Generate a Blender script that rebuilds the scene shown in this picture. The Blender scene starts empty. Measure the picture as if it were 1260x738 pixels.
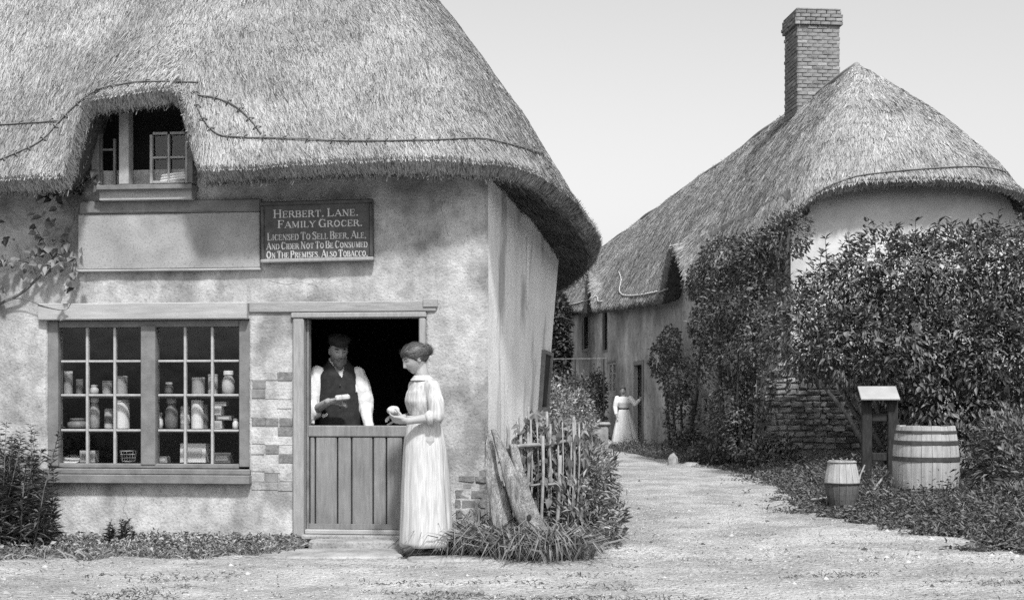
import bpy, bmesh, math, random
import numpy as np
from mathutils import Vector, Matrix, noise
from mathutils.bvhtree import BVHTree

scene = bpy.context.scene
COL = scene.collection
R = math.radians
random.seed(11)
rng = np.random.default_rng(11)

# ------------------------------------------------------------------ camera, world, sun, exposure
F = 1600.0            # focal length in photo pixels (photo is 1260 wide)
CAMZ, HOR = 1.2, 492.0
cam_d = bpy.data.cameras.new('camera')
cam_d.lens = 36.0 * F / 1260.0
cam_d.sensor_width = 36.0
cam_d.shift_y = (HOR - 369.0) / 1260.0
cam_d.clip_end = 3000
cam = bpy.data.objects.new('camera', cam_d)
cam.location = (0, 0, CAMZ)
cam.rotation_euler = (R(90), 0, 0)
COL.objects.link(cam)
scene.camera = cam

SUN_EL, SUN_AZ = 52.0, 165.0      # azimuth clockwise from +Y: behind the camera, to its right
world = bpy.data.worlds.new('World')
scene.world = world
world.use_nodes = True
wn, wl = world.node_tree.nodes, world.node_tree.links
sky = wn.new('ShaderNodeTexSky')
sky.sky_type = 'NISHITA'
sky.sun_disc = False
sky.sun_elevation = R(SUN_EL)
sky.sun_rotation = R(SUN_AZ)
sky.air_density = 1.0
sky.dust_density = 2.4
sky.ozone_density = 0.6
bw = wn.new('ShaderNodeSeparateColor')  # the old plate sees blue light as white: grey sky from the blue channel
bg = wn['Background']
wl.new(sky.outputs[0], bw.inputs[0])
wl.new(bw.outputs[2], bg.inputs[0])
bg.inputs[1].default_value = 0.095

sun_d = bpy.data.lights.new('sun', 'SUN')
sun_d.energy = 2.5
sun_d.angle = R(5.0)
sun_d.color = (1, 1, 1)
sun = bpy.data.objects.new('sun', sun_d)
az, el = R(SUN_AZ), R(SUN_EL)
to_sun = Vector((math.sin(az) * math.cos(el), math.cos(az) * math.cos(el), math.sin(el)))
sun.rotation_euler = to_sun.to_track_quat('Z', 'Y').to_euler()
sun.location = to_sun * 40
COL.objects.link(sun)

scene.view_settings.view_transform = 'Standard'
scene.view_settings.look = 'None'
scene.view_settings.exposure = 0.88
scene.view_settings.gamma = 1.0
scene.render.engine = 'CYCLES'
scene.cycles.max_bounces = 6
scene.cycles.transparent_max_bounces = 8
scene.cycles.use_denoising = False

# ------------------------------------------------------------------ helpers
def at(px, py, d):
    """photo pixel + depth in metres -> world point"""
    return Vector(((px - 630) / F * d, d, CAMZ + (HOR - py) / F * d))

def tag(o, label=None, cat=None, group=None, kind=None):
    if label: o['label'] = label
    if cat: o['category'] = cat
    if group: o['group'] = group
    if kind: o['kind'] = kind
    return o

def empty(name, loc=(0, 0, 0), rz=0.0):
    o = bpy.data.objects.new(name, None)
    o.location = loc
    o.rotation_euler = (0, 0, rz)
    o.empty_display_size = 0.1
    COL.objects.link(o)
    return o

def link(name, me, mat=None, parent=None, loc=None, rot=None, smooth=False):
    if mat is not None and len(me.materials) == 0:
        me.materials.append(mat)
    if smooth:
        me.polygons.foreach_set('use_smooth', [True] * len(me.polygons))
    o = bpy.data.objects.new(name, me)
    if loc is not None: o.location = loc
    if rot is not None: o.rotation_euler = rot
    if parent is not None: o.parent = parent
    COL.objects.link(o)
    return o

def mesh_np(name, v, f, col=None):
    """numpy verts (n,3), faces (m,k) all the same k; optional per-vertex grey"""
    me = bpy.data.meshes.new(name)
    v = np.asarray(v, dtype=np.float32); f = np.asarray(f, dtype=np.int32)
    k = f.shape[1]
    me.vertices.add(len(v)); me.vertices.foreach_set('co', v.ravel())
    me.loops.add(f.size); me.loops.foreach_set('vertex_index', f.ravel())
    me.polygons.add(len(f))
    me.polygons.foreach_set('loop_start', np.arange(0, f.size, k, dtype=np.int32))
    me.polygons.foreach_set('loop_total', np.full(len(f), k, dtype=np.int32))
    me.update(calc_edges=True)
    if col is not None:
        a = me.color_attributes.new('tone', 'FLOAT_COLOR', 'POINT')
        c = np.ones((len(v), 4), dtype=np.float32); c[:, :3] = np.asarray(col, dtype=np.float32)[:, None]
        a.data.foreach_set('color', c.ravel())
    return me

class MB:
    """collects simple solids into one mesh"""
    def __init__(s): s.v, s.f = [], []
    def add(s, vs, fs):
        b = len(s.v); s.v += [tuple(p) for p in vs]; s.f += [tuple(i + b for i in q) for q in fs]; return s
    def box(s, x0, x1, y0, y1, z0, z1):
        return s.add([(x0,y0,z0),(x1,y0,z0),(x1,y1,z0),(x0,y1,z0),(x0,y0,z1),(x1,y0,z1),(x1,y1,z1),(x0,y1,z1)],
                     [(0,3,2,1),(4,5,6,7),(0,1,5,4),(1,2,6,5),(2,3,7,6),(3,0,4,7)])
    def cbox(s, x0, x1, y0, y1, z0, z1, c=0.006):
        """box with chamfered edges"""
        vs, idx = [], {}
        X, Y, Z = (x0, x1), (y0, y1), (z0, z1)
        for i in (0, 1):
            for j in (0, 1):
                for k in (0, 1):
                    sx, sy, sz = (1 - 2*i)*c, (1 - 2*j)*c, (1 - 2*k)*c
                    idx[(i,j,k,'x')] = len(vs); vs.append((X[i], Y[j]+sy, Z[k]+sz))
                    idx[(i,j,k,'y')] = len(vs); vs.append((X[i]+sx, Y[j], Z[k]+sz))
                    idx[(i,j,k,'z')] = len(vs); vs.append((X[i]+sx, Y[j]+sy, Z[k]))
        fs = []
        I = idx
        for i in (0, 1):
            fs.append([I[(i,j,k,'x')] for j, k in ((0,0),(1,0),(1,1),(0,1))][::(1 if i else -1)])
            fs.append([I[(j,i,k,'y')] for j, k in ((0,0),(1,0),(1,1),(0,1))][::(-1 if i else 1)])
            fs.append([I[(j,k,i,'z')] for j, k in ((0,0),(1,0),(1,1),(0,1))][::(1 if i else -1)])
        for a in (0, 1):
            for b in (0, 1):
                fs.append([I[(0,a,b,'y')], I[(1,a,b,'y')], I[(1,a,b,'z')], I[(0,a,b,'z')]])
                fs.append([I[(a,0,b,'x')], I[(a,1,b,'x')], I[(a,1,b,'z')], I[(a,0,b,'z')]])
                fs.append([I[(a,b,0,'x')], I[(a,b,1,'x')], I[(a,b,1,'y')], I[(a,b,0,'y')]])
        for i in (0, 1):
            for j in (0, 1):
                for k in (0, 1):
                    fs.append([I[(i,j,k,c_)] for c_ in 'xyz'])
        return s.add(vs, fs)
    def tube(s, pts, rad, n=7, cap=True):
        pts = [Vector(p) for p in pts]
        rr = rad if isinstance(rad, (list, tuple)) else [rad] * len(pts)
        vs, fs = [], []
        up = Vector((0.13, 0.21, 0.97))
        for i, p in enumerate(pts):
            t = (pts[min(i+1, len(pts)-1)] - pts[max(i-1, 0)]).normalized()
            a = t.cross(up)
            if a.length < 0.05: a = t.cross(Vector((1, 0, 0)))
            a.normalize(); b = t.cross(a)
            for k in range(n):
                w = 2*math.pi*k/n
                vs.append(p + (a*math.cos(w) + b*math.sin(w))*rr[i])
        for i in range(len(pts)-1):
            for k in range(n):
                fs.append((i*n+k, i*n+(k+1) % n, (i+1)*n+(k+1) % n, (i+1)*n+k))
        if cap:
            fs.append(tuple(range(n-1, -1, -1))); fs.append(tuple(range((len(pts)-1)*n, len(pts)*n)))
        return s.add(vs, fs)
    def lathe(s, prof, n=24, c=(0, 0), cap=True):
        vs, fs = [], []
        for r, z in prof:
            for k in range(n):
                w = 2*math.pi*k/n
                vs.append((c[0]+r*math.cos(w), c[1]+r*math.sin(w), z))
        m = len(prof)
        for i in range(m-1):
            for k in range(n):
                fs.append((i*n+k, i*n+(k+1) % n, (i+1)*n+(k+1) % n, (i+1)*n+k))
        if cap:
            fs.append(tuple(range(n-1, -1, -1))); fs.append(tuple(range((m-1)*n, m*n)))
        return s.add(vs, fs)
    def mesh(s, name, fix=True):
        me = bpy.data.meshes.new(name)
        me.from_pydata(s.v, [], s.f)
        if fix:
            bm = bmesh.new(); bm.from_mesh(me)
            bmesh.ops.recalc_face_normals(bm, faces=bm.faces)
            bm.to_mesh(me); bm.free()
        me.update()
        return me
    def build(s, name, mat, parent=None, loc=None, rot=None, smooth=False):
        return link(name, s.mesh(name), mat, parent, loc, rot, smooth)

def unit_noise(p, sc):
    return noise.noise(Vector(p) * sc)

def copy_tree(o, parent=None):
    c = o.copy(); COL.objects.link(c); c.parent = parent
    for ch in list(o.children): copy_tree(ch, c)
    return c

# ------------------------------------------------------------------ materials (all grey: the plate is monochrome)
def mat(name, dark, light, scale=6.0, rough=0.85, bump=0.25, bscale=60.0, stretch=(1, 1, 1), spec=0.25,
        detail=6.0, big=None, tone=False, contrast=(0.3, 0.7), bdist=0.01, streak=None, trans=0.0, metallic=0.0, speck=None, bigr=(0.38, 0.62)):
    m = bpy.data.materials.new(name); m.use_nodes = True
    n, l = m.node_tree.nodes, m.node_tree.links
    b = n['Principled BSDF']
    b.inputs['Roughness'].default_value = rough
    b.inputs['Specular IOR Level'].default_value = spec
    b.inputs['Metallic'].default_value = metallic
    tc = n.new('ShaderNodeTexCoord')
    mp = n.new('ShaderNodeMapping'); mp.inputs['Scale'].default_value = stretch
    l.new(tc.outputs['Object'], mp.inputs[0])
    nz = n.new('ShaderNodeTexNoise'); nz.inputs['Scale'].default_value = scale; nz.inputs['Detail'].default_value = detail
    nz.inputs['Roughness'].default_value = 0.6
    l.new(mp.outputs[0], nz.inputs[0])
    mr = n.new('ShaderNodeMapRange')
    mr.inputs[1].default_value, mr.inputs[2].default_value = contrast
    mr.inputs[3].default_value, mr.inputs[4].default_value = dark, light
    l.new(nz.outputs[0], mr.inputs[0])
    out = mr.outputs[0]
    def mul(x, y):
        q = n.new('ShaderNodeMath'); q.operation = 'MULTIPLY'
        l.new(x, q.inputs[0])
        if isinstance(y, float): q.inputs[1].default_value = y
        else: l.new(y, q.inputs[1])
        return q.outputs[0]
    if big:      # (scale, lo, hi): large stains
        n2 = n.new('ShaderNodeTexNoise'); n2.inputs['Scale'].default_value = big[0]; n2.inputs['Detail'].default_value = 5
        n2.inputs['Distortion'].default_value = 0.4
        l.new(tc.outputs['Object'], n2.inputs[0])
        r2 = n.new('ShaderNodeMapRange'); r2.inputs[1].default_value, r2.inputs[2].default_value = bigr
        r2.inputs[3].default_value, r2.inputs[4].default_value = big[1], big[2]
        l.new(n2.outputs[0], r2.inputs[0]); out = mul(out, r2.outputs[0])
    if streak:   # (sx, sy, sz, lo, hi, f0, f1): runs down the wall
        m3 = n.new('ShaderNodeMapping'); m3.inputs['Scale'].default_value = streak[:3]
        l.new(tc.outputs['Object'], m3.inputs[0])
        n3 = n.new('ShaderNodeTexNoise'); n3.inputs['Scale'].default_value = 1.0; n3.inputs['Detail'].default_value = 7
        l.new(m3.outputs[0], n3.inputs[0])
        r3 = n.new('ShaderNodeMapRange'); r3.inputs[1].default_value, r3.inputs[2].default_value = streak[5], streak[6]
        r3.inputs[3].default_value, r3.inputs[4].default_value = streak[3], streak[4]
        l.new(n3.outputs[0], r3.inputs[0]); out = mul(out, r3.outputs[0])
    if speck:    # (scale, lo, f0, f1): pits and grit
        n4 = n.new('ShaderNodeTexNoise'); n4.inputs['Scale'].default_value = speck[0]; n4.inputs['Detail'].default_value = 3
        n4.inputs['Roughness'].default_value = 0.7
        l.new(tc.outputs['Object'], n4.inputs[0])
        r4 = n.new('ShaderNodeMapRange'); r4.inputs[1].default_value, r4.inputs[2].default_value = speck[2], speck[3]
        r4.inputs[3].default_value, r4.inputs[4].default_value = speck[1], 1.0
        l.new(n4.outputs[0], r4.inputs[0]); out = mul(out, r4.outputs[0])
    if tone:
        at_ = n.new('ShaderNodeAttribute'); at_.attribute_name = 'tone'
        out = mul(out, at_.outputs['Fac'])
    cb = n.new('ShaderNodeCombineColor')
    for i in range(3): l.new(out, cb.inputs[i])
    l.new(cb.outputs[0], b.inputs['Base Color'])
    if bump:
        nb = n.new('ShaderNodeTexNoise'); nb.inputs['Scale'].default_value = bscale; nb.inputs['Detail'].default_value = 5
        l.new(mp.outputs[0], nb.inputs[0])
        bp = n.new('ShaderNodeBump'); bp.inputs['Strength'].default_value = bump; bp.inputs['Distance'].default_value = bdist
        l.new(nb.outputs[0], bp.inputs['Height']); l.new(bp.outputs[0], b.inputs['Normal'])
    if trans:
        tl = n.new('ShaderNodeBsdfTranslucent'); l.new(cb.outputs[0], tl.inputs[0])
        mx = n.new('ShaderNodeMixShader'); mx.inputs[0].default_value = trans
        l.new(b.outputs[0], mx.inputs[1]); l.new(tl.outputs[0], mx.inputs[2])
        l.new(mx.outputs[0], n['Material Output'].inputs[0])
    return m

M = {}
M['plaster'] = mat('plaster', 0.30, 0.52, 9, 0.92, 0.8, 45, big=(1.5, 0.62, 1.06), bigr=(.39, .52), spec=0.1, streak=(4, 4, 0.7, 0.84, 1.05, 0.35, 0.6), speck=(70, .62, .34, .46))
M['plaster_side_lit'] = mat('plaster_side_lit', 0.72, 0.84, 7, 0.92, 0.5, 40, big=(0.9, 0.92, 1.04), spec=0.1, streak=(1.7, 1.7, 0.8, 0.58, 1.02, 0.36, 0.45), speck=(70, .65, .34, .44))  # whiter wash, paled further to make up for weak sun on this side
M['whitewash'] = mat('whitewash', 0.38, 0.56, 9, 0.92, 0.7, 45, spec=0.1, big=(1.7, 0.85, 1.05), speck=(70, .62, .34, .46))
M['brick_dark'] = mat('brick_dark', 0.11, 0.26, 30, 0.9, 0.6, 80, spec=0.1)
M['mortar'] = mat('mortar', 0.20, 0.32, 20, 0.95, 0.5, 90, spec=0.05)
M['brick'] = mat('brick', 0.13, 0.30, 7, 0.9, 0.5, 90, spec=0.1)
M['brick_pale'] = mat('brick_pale', 0.26, 0.40, 20, 0.9, 0.5, 90, spec=0.1)
M['stone'] = mat('stone', 0.18, 0.42, 5, 0.9, 0.7, 60, spec=0.1)
M['rubble'] = mat('rubble', 0.15, 0.40, 6, 0.92, 0.9, 50, spec=0.05, speck=(40, .6, .36, .5))
M['stone_pale'] = mat('stone_pale', 0.40, 0.55, 8, 0.92, 0.6, 50, spec=0.1)
M['thatch_base'] = mat('thatch_base', 0.12, 0.26, 14, 0.95, 0.5, 60, spec=0.02)
M['straw'] = mat('straw', 0.9, 1.1, 3, 0.8, 0.0, spec=0.12, tone=True, big=(0.9, 0.86, 1.1))
M['under'] = mat('under', 0.05, 0.12, 30, 0.95, 0.8, 90, spec=0.0)  # thatch underside, eave shade put into the colour
M['ligger'] = mat('ligger', 0.12, 0.24, 20, 0.9, 0.2, spec=0.05)
M['ligger_pale'] = mat('ligger_pale', 0.45, 0.6, 20, 0.9, 0.2, spec=0.05)
M['paint_grey'] = mat('paint_grey', 0.13, 0.22, 8, 0.6, 0.25, 80, stretch=(1, 1, 1), spec=0.3)
M['bar_pale'] = mat('bar_pale', 0.30, 0.42, 20, 0.6, 0.2, 80, spec=0.3)
M['board_pale'] = mat('board_pale', 0.30, 0.42, 4, 0.8, 0.3, 60, stretch=(1, 1, 8), spec=0.15, big=(1.5, 0.9, 1.06))
M['fascia'] = mat('fascia', 0.27, 0.38, 5, 0.8, 0.3, 70, spec=0.15, big=(1.8, 0.85, 1.06), speck=(60, .7, .36, .46))
M['beam'] = mat('beam', 0.24, 0.36, 6, 0.9, 0.4, 40, stretch=(1, 4, 8), spec=0.1)
M['door'] = mat('door', 0.17, 0.25, 7, 0.75, 0.3, 60, stretch=(7, 7, 0.7), spec=0.2, big=(2.5, 0.85, 1.1))
M['door_frame'] = mat('door_frame', 0.24, 0.34, 9, 0.7, 0.3, 60, stretch=(5, 5, 0.8), spec=0.2)
M['sign_black'] = mat('sign_black', 0.03, 0.085, 12, 0.45, 0.2, 60, spec=0.4)
M['letter'] = mat('letter', 0.42, 0.62, 40, 0.7, 0.0, spec=0.2)
M['letter_worn'] = mat('letter_worn', 0.30, 0.56, 60, 0.7, 0.0, spec=0.2)
M['room_shade'] = mat('room_shade', 0.03, 0.06, 4, 0.95, 0.0, spec=0.05)  # near-black: indoor shade put into the colour
M['road'] = mat('road', 0.38, 0.56, 5.0, 0.97, 1.0, 26, spec=0.05, big=(1.1, 0.70, 1.05), bdist=0.06, speck=(38, .50, .35, .47))
M['earth'] = mat('earth', 0.06, 0.12, 3, 0.97, 0.8, 20, spec=0.03, bdist=0.03)
M['slab'] = mat('slab', 0.28, 0.44, 5, 0.95, 0.8, 30, spec=0.05, big=(2.5, .75, 1.05), speck=(50, .6, .36, .48))
M['leaf'] = mat('leaf', 0.9, 1.1, 3, 0.46, 0.0, spec=0.4, tone=True, trans=0.15)
M['leaf_dull'] = mat('leaf_dull', 0.9, 1.1, 3, 0.7, 0.0, spec=0.25, tone=True, trans=0.15)
M['bark'] = mat('bark', 0.07, 0.18, 12, 0.9, 0.8, 40, stretch=(4, 4, 1), spec=0.08)
M['driftwood'] = mat('driftwood', 0.20, 0.52, 7, 0.85, 1.0, 26, stretch=(6, 6, 0.5), spec=0.12, bdist=0.04, big=(5, .7, 1.15))
M['stick'] = mat('stick', 0.17, 0.34, 15, 0.85, 0.4, 60, spec=0.1)
M['wood_dark'] = mat('wood_dark', 0.022, 0.05, 8, 0.85, 0.4, 60, stretch=(5, 5, 1), spec=0.1)
M['wood_tub'] = mat('wood_tub', 0.09, 0.16, 8, 0.85, 0.4, 60, stretch=(5, 5, 1), spec=0.1)
M['wood_mid'] = mat('wood_mid', 0.18, 0.30, 8, 0.85, 0.4, 60, stretch=(5, 5, 1), spec=0.1)
M['barrel'] = mat('barrel', 0.34, 0.56, 4, 0.75, 0.3, 60, stretch=(7, 7, 0.6), spec=0.2, big=(1.2, 0.75, 1.1))
M['iron'] = mat('iron', 0.03, 0.07, 14, 0.6, 0.3, 80, spec=0.3)
M['white_cloth'] = mat('white_cloth', 0.70, 0.78, 10, 0.9, 0.15, 90, spec=0.05)
M['skin'] = mat('skin', 0.33, 0.38, 14, 0.55, 0.05, 150, spec=0.25)
M['skin_dark'] = mat('skin_dark', 0.27, 0.33, 14, 0.55, 0.05, 150, spec=0.25)
M['hair'] = mat('hair', 0.03, 0.09, 10, 0.5, 0.8, 70, stretch=(1, 1, 1), spec=0.4)
M['dark_cloth'] = mat('dark_cloth', 0.022, 0.04, 20, 0.9, 0.3, 120, spec=0.1)
M['boot'] = mat('boot', 0.02, 0.04, 20, 0.5, 0.1, 80, spec=0.4)

def glass_mat():
    m = bpy.data.materials.new('pane_glass'); m.use_nodes = True
    n, l = m.node_tree.nodes, m.node_tree.links
    n.remove(n['Principled BSDF'])
    t = n.new('ShaderNodeBsdfTransparent'); t.inputs[0].default_value = (0.94, 0.94, 0.94, 1)
    g = n.new('ShaderNodeBsdfGlossy'); g.inputs['Roughness'].default_value = 0.08
    g.inputs[0].default_value = (0.8, 0.8, 0.8, 1)
    lw = n.new('ShaderNodeLayerWeight'); lw.inputs[0].default_value = 0.5
    pw = n.new('ShaderNodeMath'); pw.operation = 'POWER'; pw.inputs[1].default_value = 5.0; l.new(lw.outputs['Facing'], pw.inputs[0])
    fr = n.new('ShaderNodeMath'); fr.operation = 'MULTIPLY_ADD'; fr.inputs[1].default_value = 0.7; fr.inputs[2].default_value = 0.035; l.new(pw.outputs[0], fr.inputs[0])
    tc = n.new('ShaderNodeTexCoord'); nz = n.new('ShaderNodeTexNoise'); nz.inputs['Scale'].default_value = 3
    l.new(tc.outputs['Object'], nz.inputs[0])
    bp = n.new('ShaderNodeBump'); bp.inputs['Strength'].default_value = 0.15; bp.inputs['Distance'].default_value = 0.02
    l.new(nz.outputs[0], bp.inputs['Height']); l.new(bp.outputs[0], g.inputs['Normal'])
    mx = n.new('ShaderNodeMixShader')
    l.new(fr.outputs[0], mx.inputs[0]); l.new(t.outputs[0], mx.inputs[1]); l.new(g.outputs[0], mx.inputs[2])
    l.new(mx.outputs[0], n['Material Output'].inputs[0])
    return m
M['glass'] = glass_mat()

# ------------------------------------------------------------------ scatter helpers
def frames(d, nrm):
    d = d / np.maximum(np.linalg.norm(d, axis=1, keepdims=True), 1e-9)
    s = np.cross(d, nrm); ln = np.linalg.norm(s, axis=1, keepdims=True)
    s = np.where(ln > 1e-4, s / np.maximum(ln, 1e-9), np.array([[1.0, 0, 0]]))
    n = np.cross(s, d)
    return d, s, n

def leaf_mesh(name, p, d, nrm, ln, wd, tone, fold=0.25, curl=0.15):
    """folded two-facet leaves; p base point, d direction, nrm up side"""
    N = len(p)
    d, s, n = frames(d, nrm)
    ln = np.broadcast_to(ln, (N,))[:, None]; wd = np.broadcast_to(wd, (N,))[:, None]
    base = p; mid = p + d * ln * 0.45
    Lp = mid + s * wd * 0.5 + n * wd * fold; Rp = mid - s * wd * 0.5 + n * wd * fold
    tip = p + d * ln - n * ln * curl
    v = np.stack([base, Lp, tip, Rp], 1).reshape(-1, 3)
    i = np.arange(N)[:, None] * 4
    f = np.concatenate([i + np.array([[0, 2, 1]]), i + np.array([[0, 3, 2]])], 1).reshape(-1, 3)
    return mesh_np(name, v, f, np.repeat(np.broadcast_to(tone, (N,)), 4))

def blade_mesh(name, p, d, ln, wd, tone, droop=0.5):
    """curved grass blades, 3 segments"""
    N = len(p)
    up = np.array([[0, 0, 1.0]])
    d = d / np.linalg.norm(d, axis=1, keepdims=True)
    s = np.cross(d, np.concatenate([rng.normal(size=(N, 2)), np.full((N, 1), .3)], 1)); s /= np.maximum(np.linalg.norm(s, axis=1, keepdims=True), 1e-6)
    ln = np.broadcast_to(ln, (N,))[:, None]; wd = np.broadcast_to(wd, (N,))[:, None]; dr = np.broadcast_to(droop, (N,))[:, None]
    h = d.copy(); h[:, 2] = 0
    hh = h / np.maximum(np.linalg.norm(h, axis=1, keepdims=True), 1e-6)
    m1 = p + d * ln * 0.45
    m2 = p + d * ln * 0.8 + hh * ln * 0.12 * dr - up * ln * 0.10 * dr
    tip = p + d * ln * 1.0 + hh * ln * 0.3 * dr - up * ln * 0.38 * dr
    v = np.stack([p - s*wd*.4, p + s*wd*.4, m1 - s*wd*.5, m1 + s*wd*.5, m2 - s*wd*.35, m2 + s*wd*.35, tip], 1).reshape(-1, 3)
    i = np.arange(N)[:, None] * 7
    f = np.concatenate([i + np.array([q]) for q in ((0,1,3),(0,3,2),(2,3,5),(2,5,4),(4,5,6))], 1).reshape(-1, 3)
    return mesh_np(name, v, f, np.repeat(np.broadcast_to(tone, (N,)), 7))

def rand_dirs(n):
    v = rng.normal(size=(n, 3)); return v / np.linalg.norm(v, axis=1, keepdims=True)

def ellipsoid_pts(n, c, r, shell=0.55):
    """points in an ellipsoid, thicker towards the outside, with outward normals"""
    d = rand_dirs(n)
    rad = rng.uniform(shell, 1.0, size=(n, 1)) ** 0.7
    return np.array(c) + d * rad * np.array(r), d

# ================================================================== GROUND
def ground_z(x, y):
    if abs(x) > 25 or y > 80: return 0.0
    t = 0.012 * noise.noise(Vector((x * 0.5, y * 2.6, 11.0))) if y < 11.5 else 0.0
    if y >= 11.5 and y < 60:
        c = 2.3 if y > 14 else 2.0
        t = -0.022 * (math.exp(-((x - c + .62) / .13) ** 2) + math.exp(-((x - c - .62) / .13) ** 2)) * min(1, (y - 11.5) / 2)
    return t + 0.02 * noise.noise(Vector((x * 0.35, y * 0.35, 3.1))) + 0.010 * noise.noise(Vector((x * 1.3, y * 1.3, 7.7)))

LANE_R = [(2.0, 60), (1.6, 48), (1.7, 40), (2.25, 34), (2.35, 30.5), (3.3, 25.5), (3.75, 22), (3.72, 18.2), (3.42, 15.6), (3.30, 14.2),
          (3.48, 13.0), (3.75, 12.0), (4.0, 11.0), (4.15, 10.0), (4.6, 8.5), (6.0, 6.0), (9, 3)]
def lane_right(y):
    p = LANE_R
    if y >= p[0][1]: return p[0][0]
    for (x0, y0), (x1, y1) in zip(p[:-1], p[1:]):
        if y1 <= y <= y0:
            k = (y - y1) / (y0 - y1); return x1 + (x0 - x1) * k
    return p[-1][0]
LANE_L = [(-0.6, 60), (-0.3, 48), (0.5, 40), (1.0, 32), (1.1, 25), (1.0, 20), (0.95, 14), (0.80, 12.3), (0.55, 10.6), (-0.1, 9.85), (-1.0, 9.75), (-2.2, 9.9), (-4.0, 10.1), (-9, 10.5)]

def build_ground():
    # ground: rows out to the horizon
    xs = np.concatenate([[-1500, -400, -120, -40, -16], np.linspace(-9, 14, 116), [22, 50, 140, 420, 1500]])
    ys = np.concatenate([[-60, -10, 2], np.linspace(5, 30, 126), np.linspace(31, 60, 30), [75, 110, 200, 500, 1500]])
    v = np.array([(x, y, ground_z(x, y) - 0.012 if (abs(x) < 20 and y < 70) else -0.012) for y in ys for x in xs])
    nx = len(xs)
    f = [(j*nx+i, j*nx+i+1, (j+1)*nx+i+1, (j+1)*nx+i) for j in range(len(ys)-1) for i in range(nx-1)]
    o = link('ground', mesh_np('ground', v, f), M['earth'], smooth=True)
    tag(o, kind='structure')
    # lane: light trodden chalk, ragged edges
    def lane_left(y):
        p = LANE_L[:9]
        if y >= p[0][1]: return p[0][0]
        for (x0, y0), (x1, y1) in zip(p[:-1], p[1:]):
            if y1 <= y <= y0:
                k = (y - y1) / (y0 - y1); return x1 + (x0 - x1) * k
        return p[-1][0]
    rows = []
    ys = np.concatenate([np.linspace(3, 20, 230), np.linspace(20.2, 60, 120)])
    NX = 150
    vv = []
    for y in ys:
        r = lane_right(y) + 0.22*noise.noise(Vector((0.3, y*0.9, 1.0))) + 0.12*noise.noise(Vector((1.3, y*3.1, 2.0))) + 0.07*noise.noise(Vector((1.3, y*8, 2.0)))
        if y < 9.8: l = -9.0
        else:
            l = lane_left(y) + 0.10*noise.noise(Vector((5.3, y*1.7, 1.0)))
            if y < 10.6:
                # front strip of the lane reaches further left as it comes nearer
                k = (10.6 - y) / 0.8
                l = l + (-9.0 - l) * max(0, min(1, k)) ** 2.0
        for i in range(NX):
            x = l + (r - l) * (i / (NX - 1))
            edge = min(i, NX - 1 - i)
            z = ground_z(x, y) + (0.004 + .006*noise.noise(Vector((x*4, y*4, 1))) + .004*noise.noise(Vector((x*11, y*11, 4))) if edge > 0 else -0.03)
            vv.append((x, y, z))
    f = [(j*NX+i, j*NX+i+1, (j+1)*NX+i+1, (j+1)*NX+i) for j in range(len(ys)-1) for i in range(NX-1)]
    o = link('lane', mesh_np('lane', vv, f), M['road'], smooth=True)
    tag(o, kind='structure')
    # pebbles on the lane, uncountable
    N = 14000
    y = 7.0 + rng.exponential(3.5, N); y = y[y < 30]; N = len(y)
    x = np.array([rng.uniform(-4.6 if yy < 9.6 else 0.9, lane_right(yy) - 0.05) for yy in y])
    z = np.array([ground_z(a, b) + 0.004 for a, b in zip(x, y)])
    s = rng.uniform(0.002, 0.010, N) * (1 + 2.2*(rng.uniform(size=N) > 0.985))
    t = np.array([(1,0,0),(-.5,.87,0),(-.5,-.87,0),(0.1,0.1,.75)])
    ang = rng.uniform(0, 6.28, N); c, sn = np.cos(ang), np.sin(ang)
    q = np.zeros((N, 4, 3))
    for k in range(4):
        tx = t[k, 0] * rng.uniform(.7, 1.5, N); ty = t[k, 1] * rng.uniform(.7, 1.3, N)
        q[:, k, 0] = x + (tx*c - ty*sn)*s; q[:, k, 1] = y + (tx*sn + ty*c)*s; q[:, k, 2] = z + t[k, 2]*s
    i = np.arange(N)[:, None]*4
    f = np.concatenate([i+np.array([a]) for a in ((0,1,3),(1,2,3),(2,0,3))], 1).reshape(-1, 3)
    m = mat('pebble', 0.9, 1.1, 5, 0.9, 0.0, spec=0.1, tone=True)
    o = link('gravel', mesh_np('gravel', q.reshape(-1, 3), f, np.repeat(rng.choice([.08, .2, .35, .5], N), 4)), m)
    tag(o, 'loose pebbles and grit scattered over the pale lane', 'gravel', kind='stuff')
build_ground()

# ================================================================== THATCH
def catmull(P, n_per):
    P = [np.array(p, float) for p in P]
    P = [2*P[0]-P[1]] + P + [2*P[-1]-P[-2]]
    out = []
    for i in range(1, len(P)-2):
        p0, p1, p2, p3 = P[i-1], P[i], P[i+1], P[i+2]
        for k in range(n_per):
            t = k / n_per
            out.append(0.5*((2*p1)+(-p0+p2)*t+(2*p0-5*p1+4*p2-p3)*t*t+(-p0+3*p1-3*p2+p3)*t**3))
    out.append(P[-2])
    return np.array(out)

def resample(pts, step):
    """pts (n,k): resample evenly by plan distance of first three columns; returns (m,k)"""
    d = np.linalg.norm(np.diff(pts[:, :2], axis=0), axis=1); s = np.concatenate([[0], np.cumsum(d)])
    m = max(2, int(s[-1] / step) + 1); q = np.linspace(0, s[-1], m)
    return np.stack([np.interp(q, s, pts[:, k]) for k in range(pts.shape[1])], 1)

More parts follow.
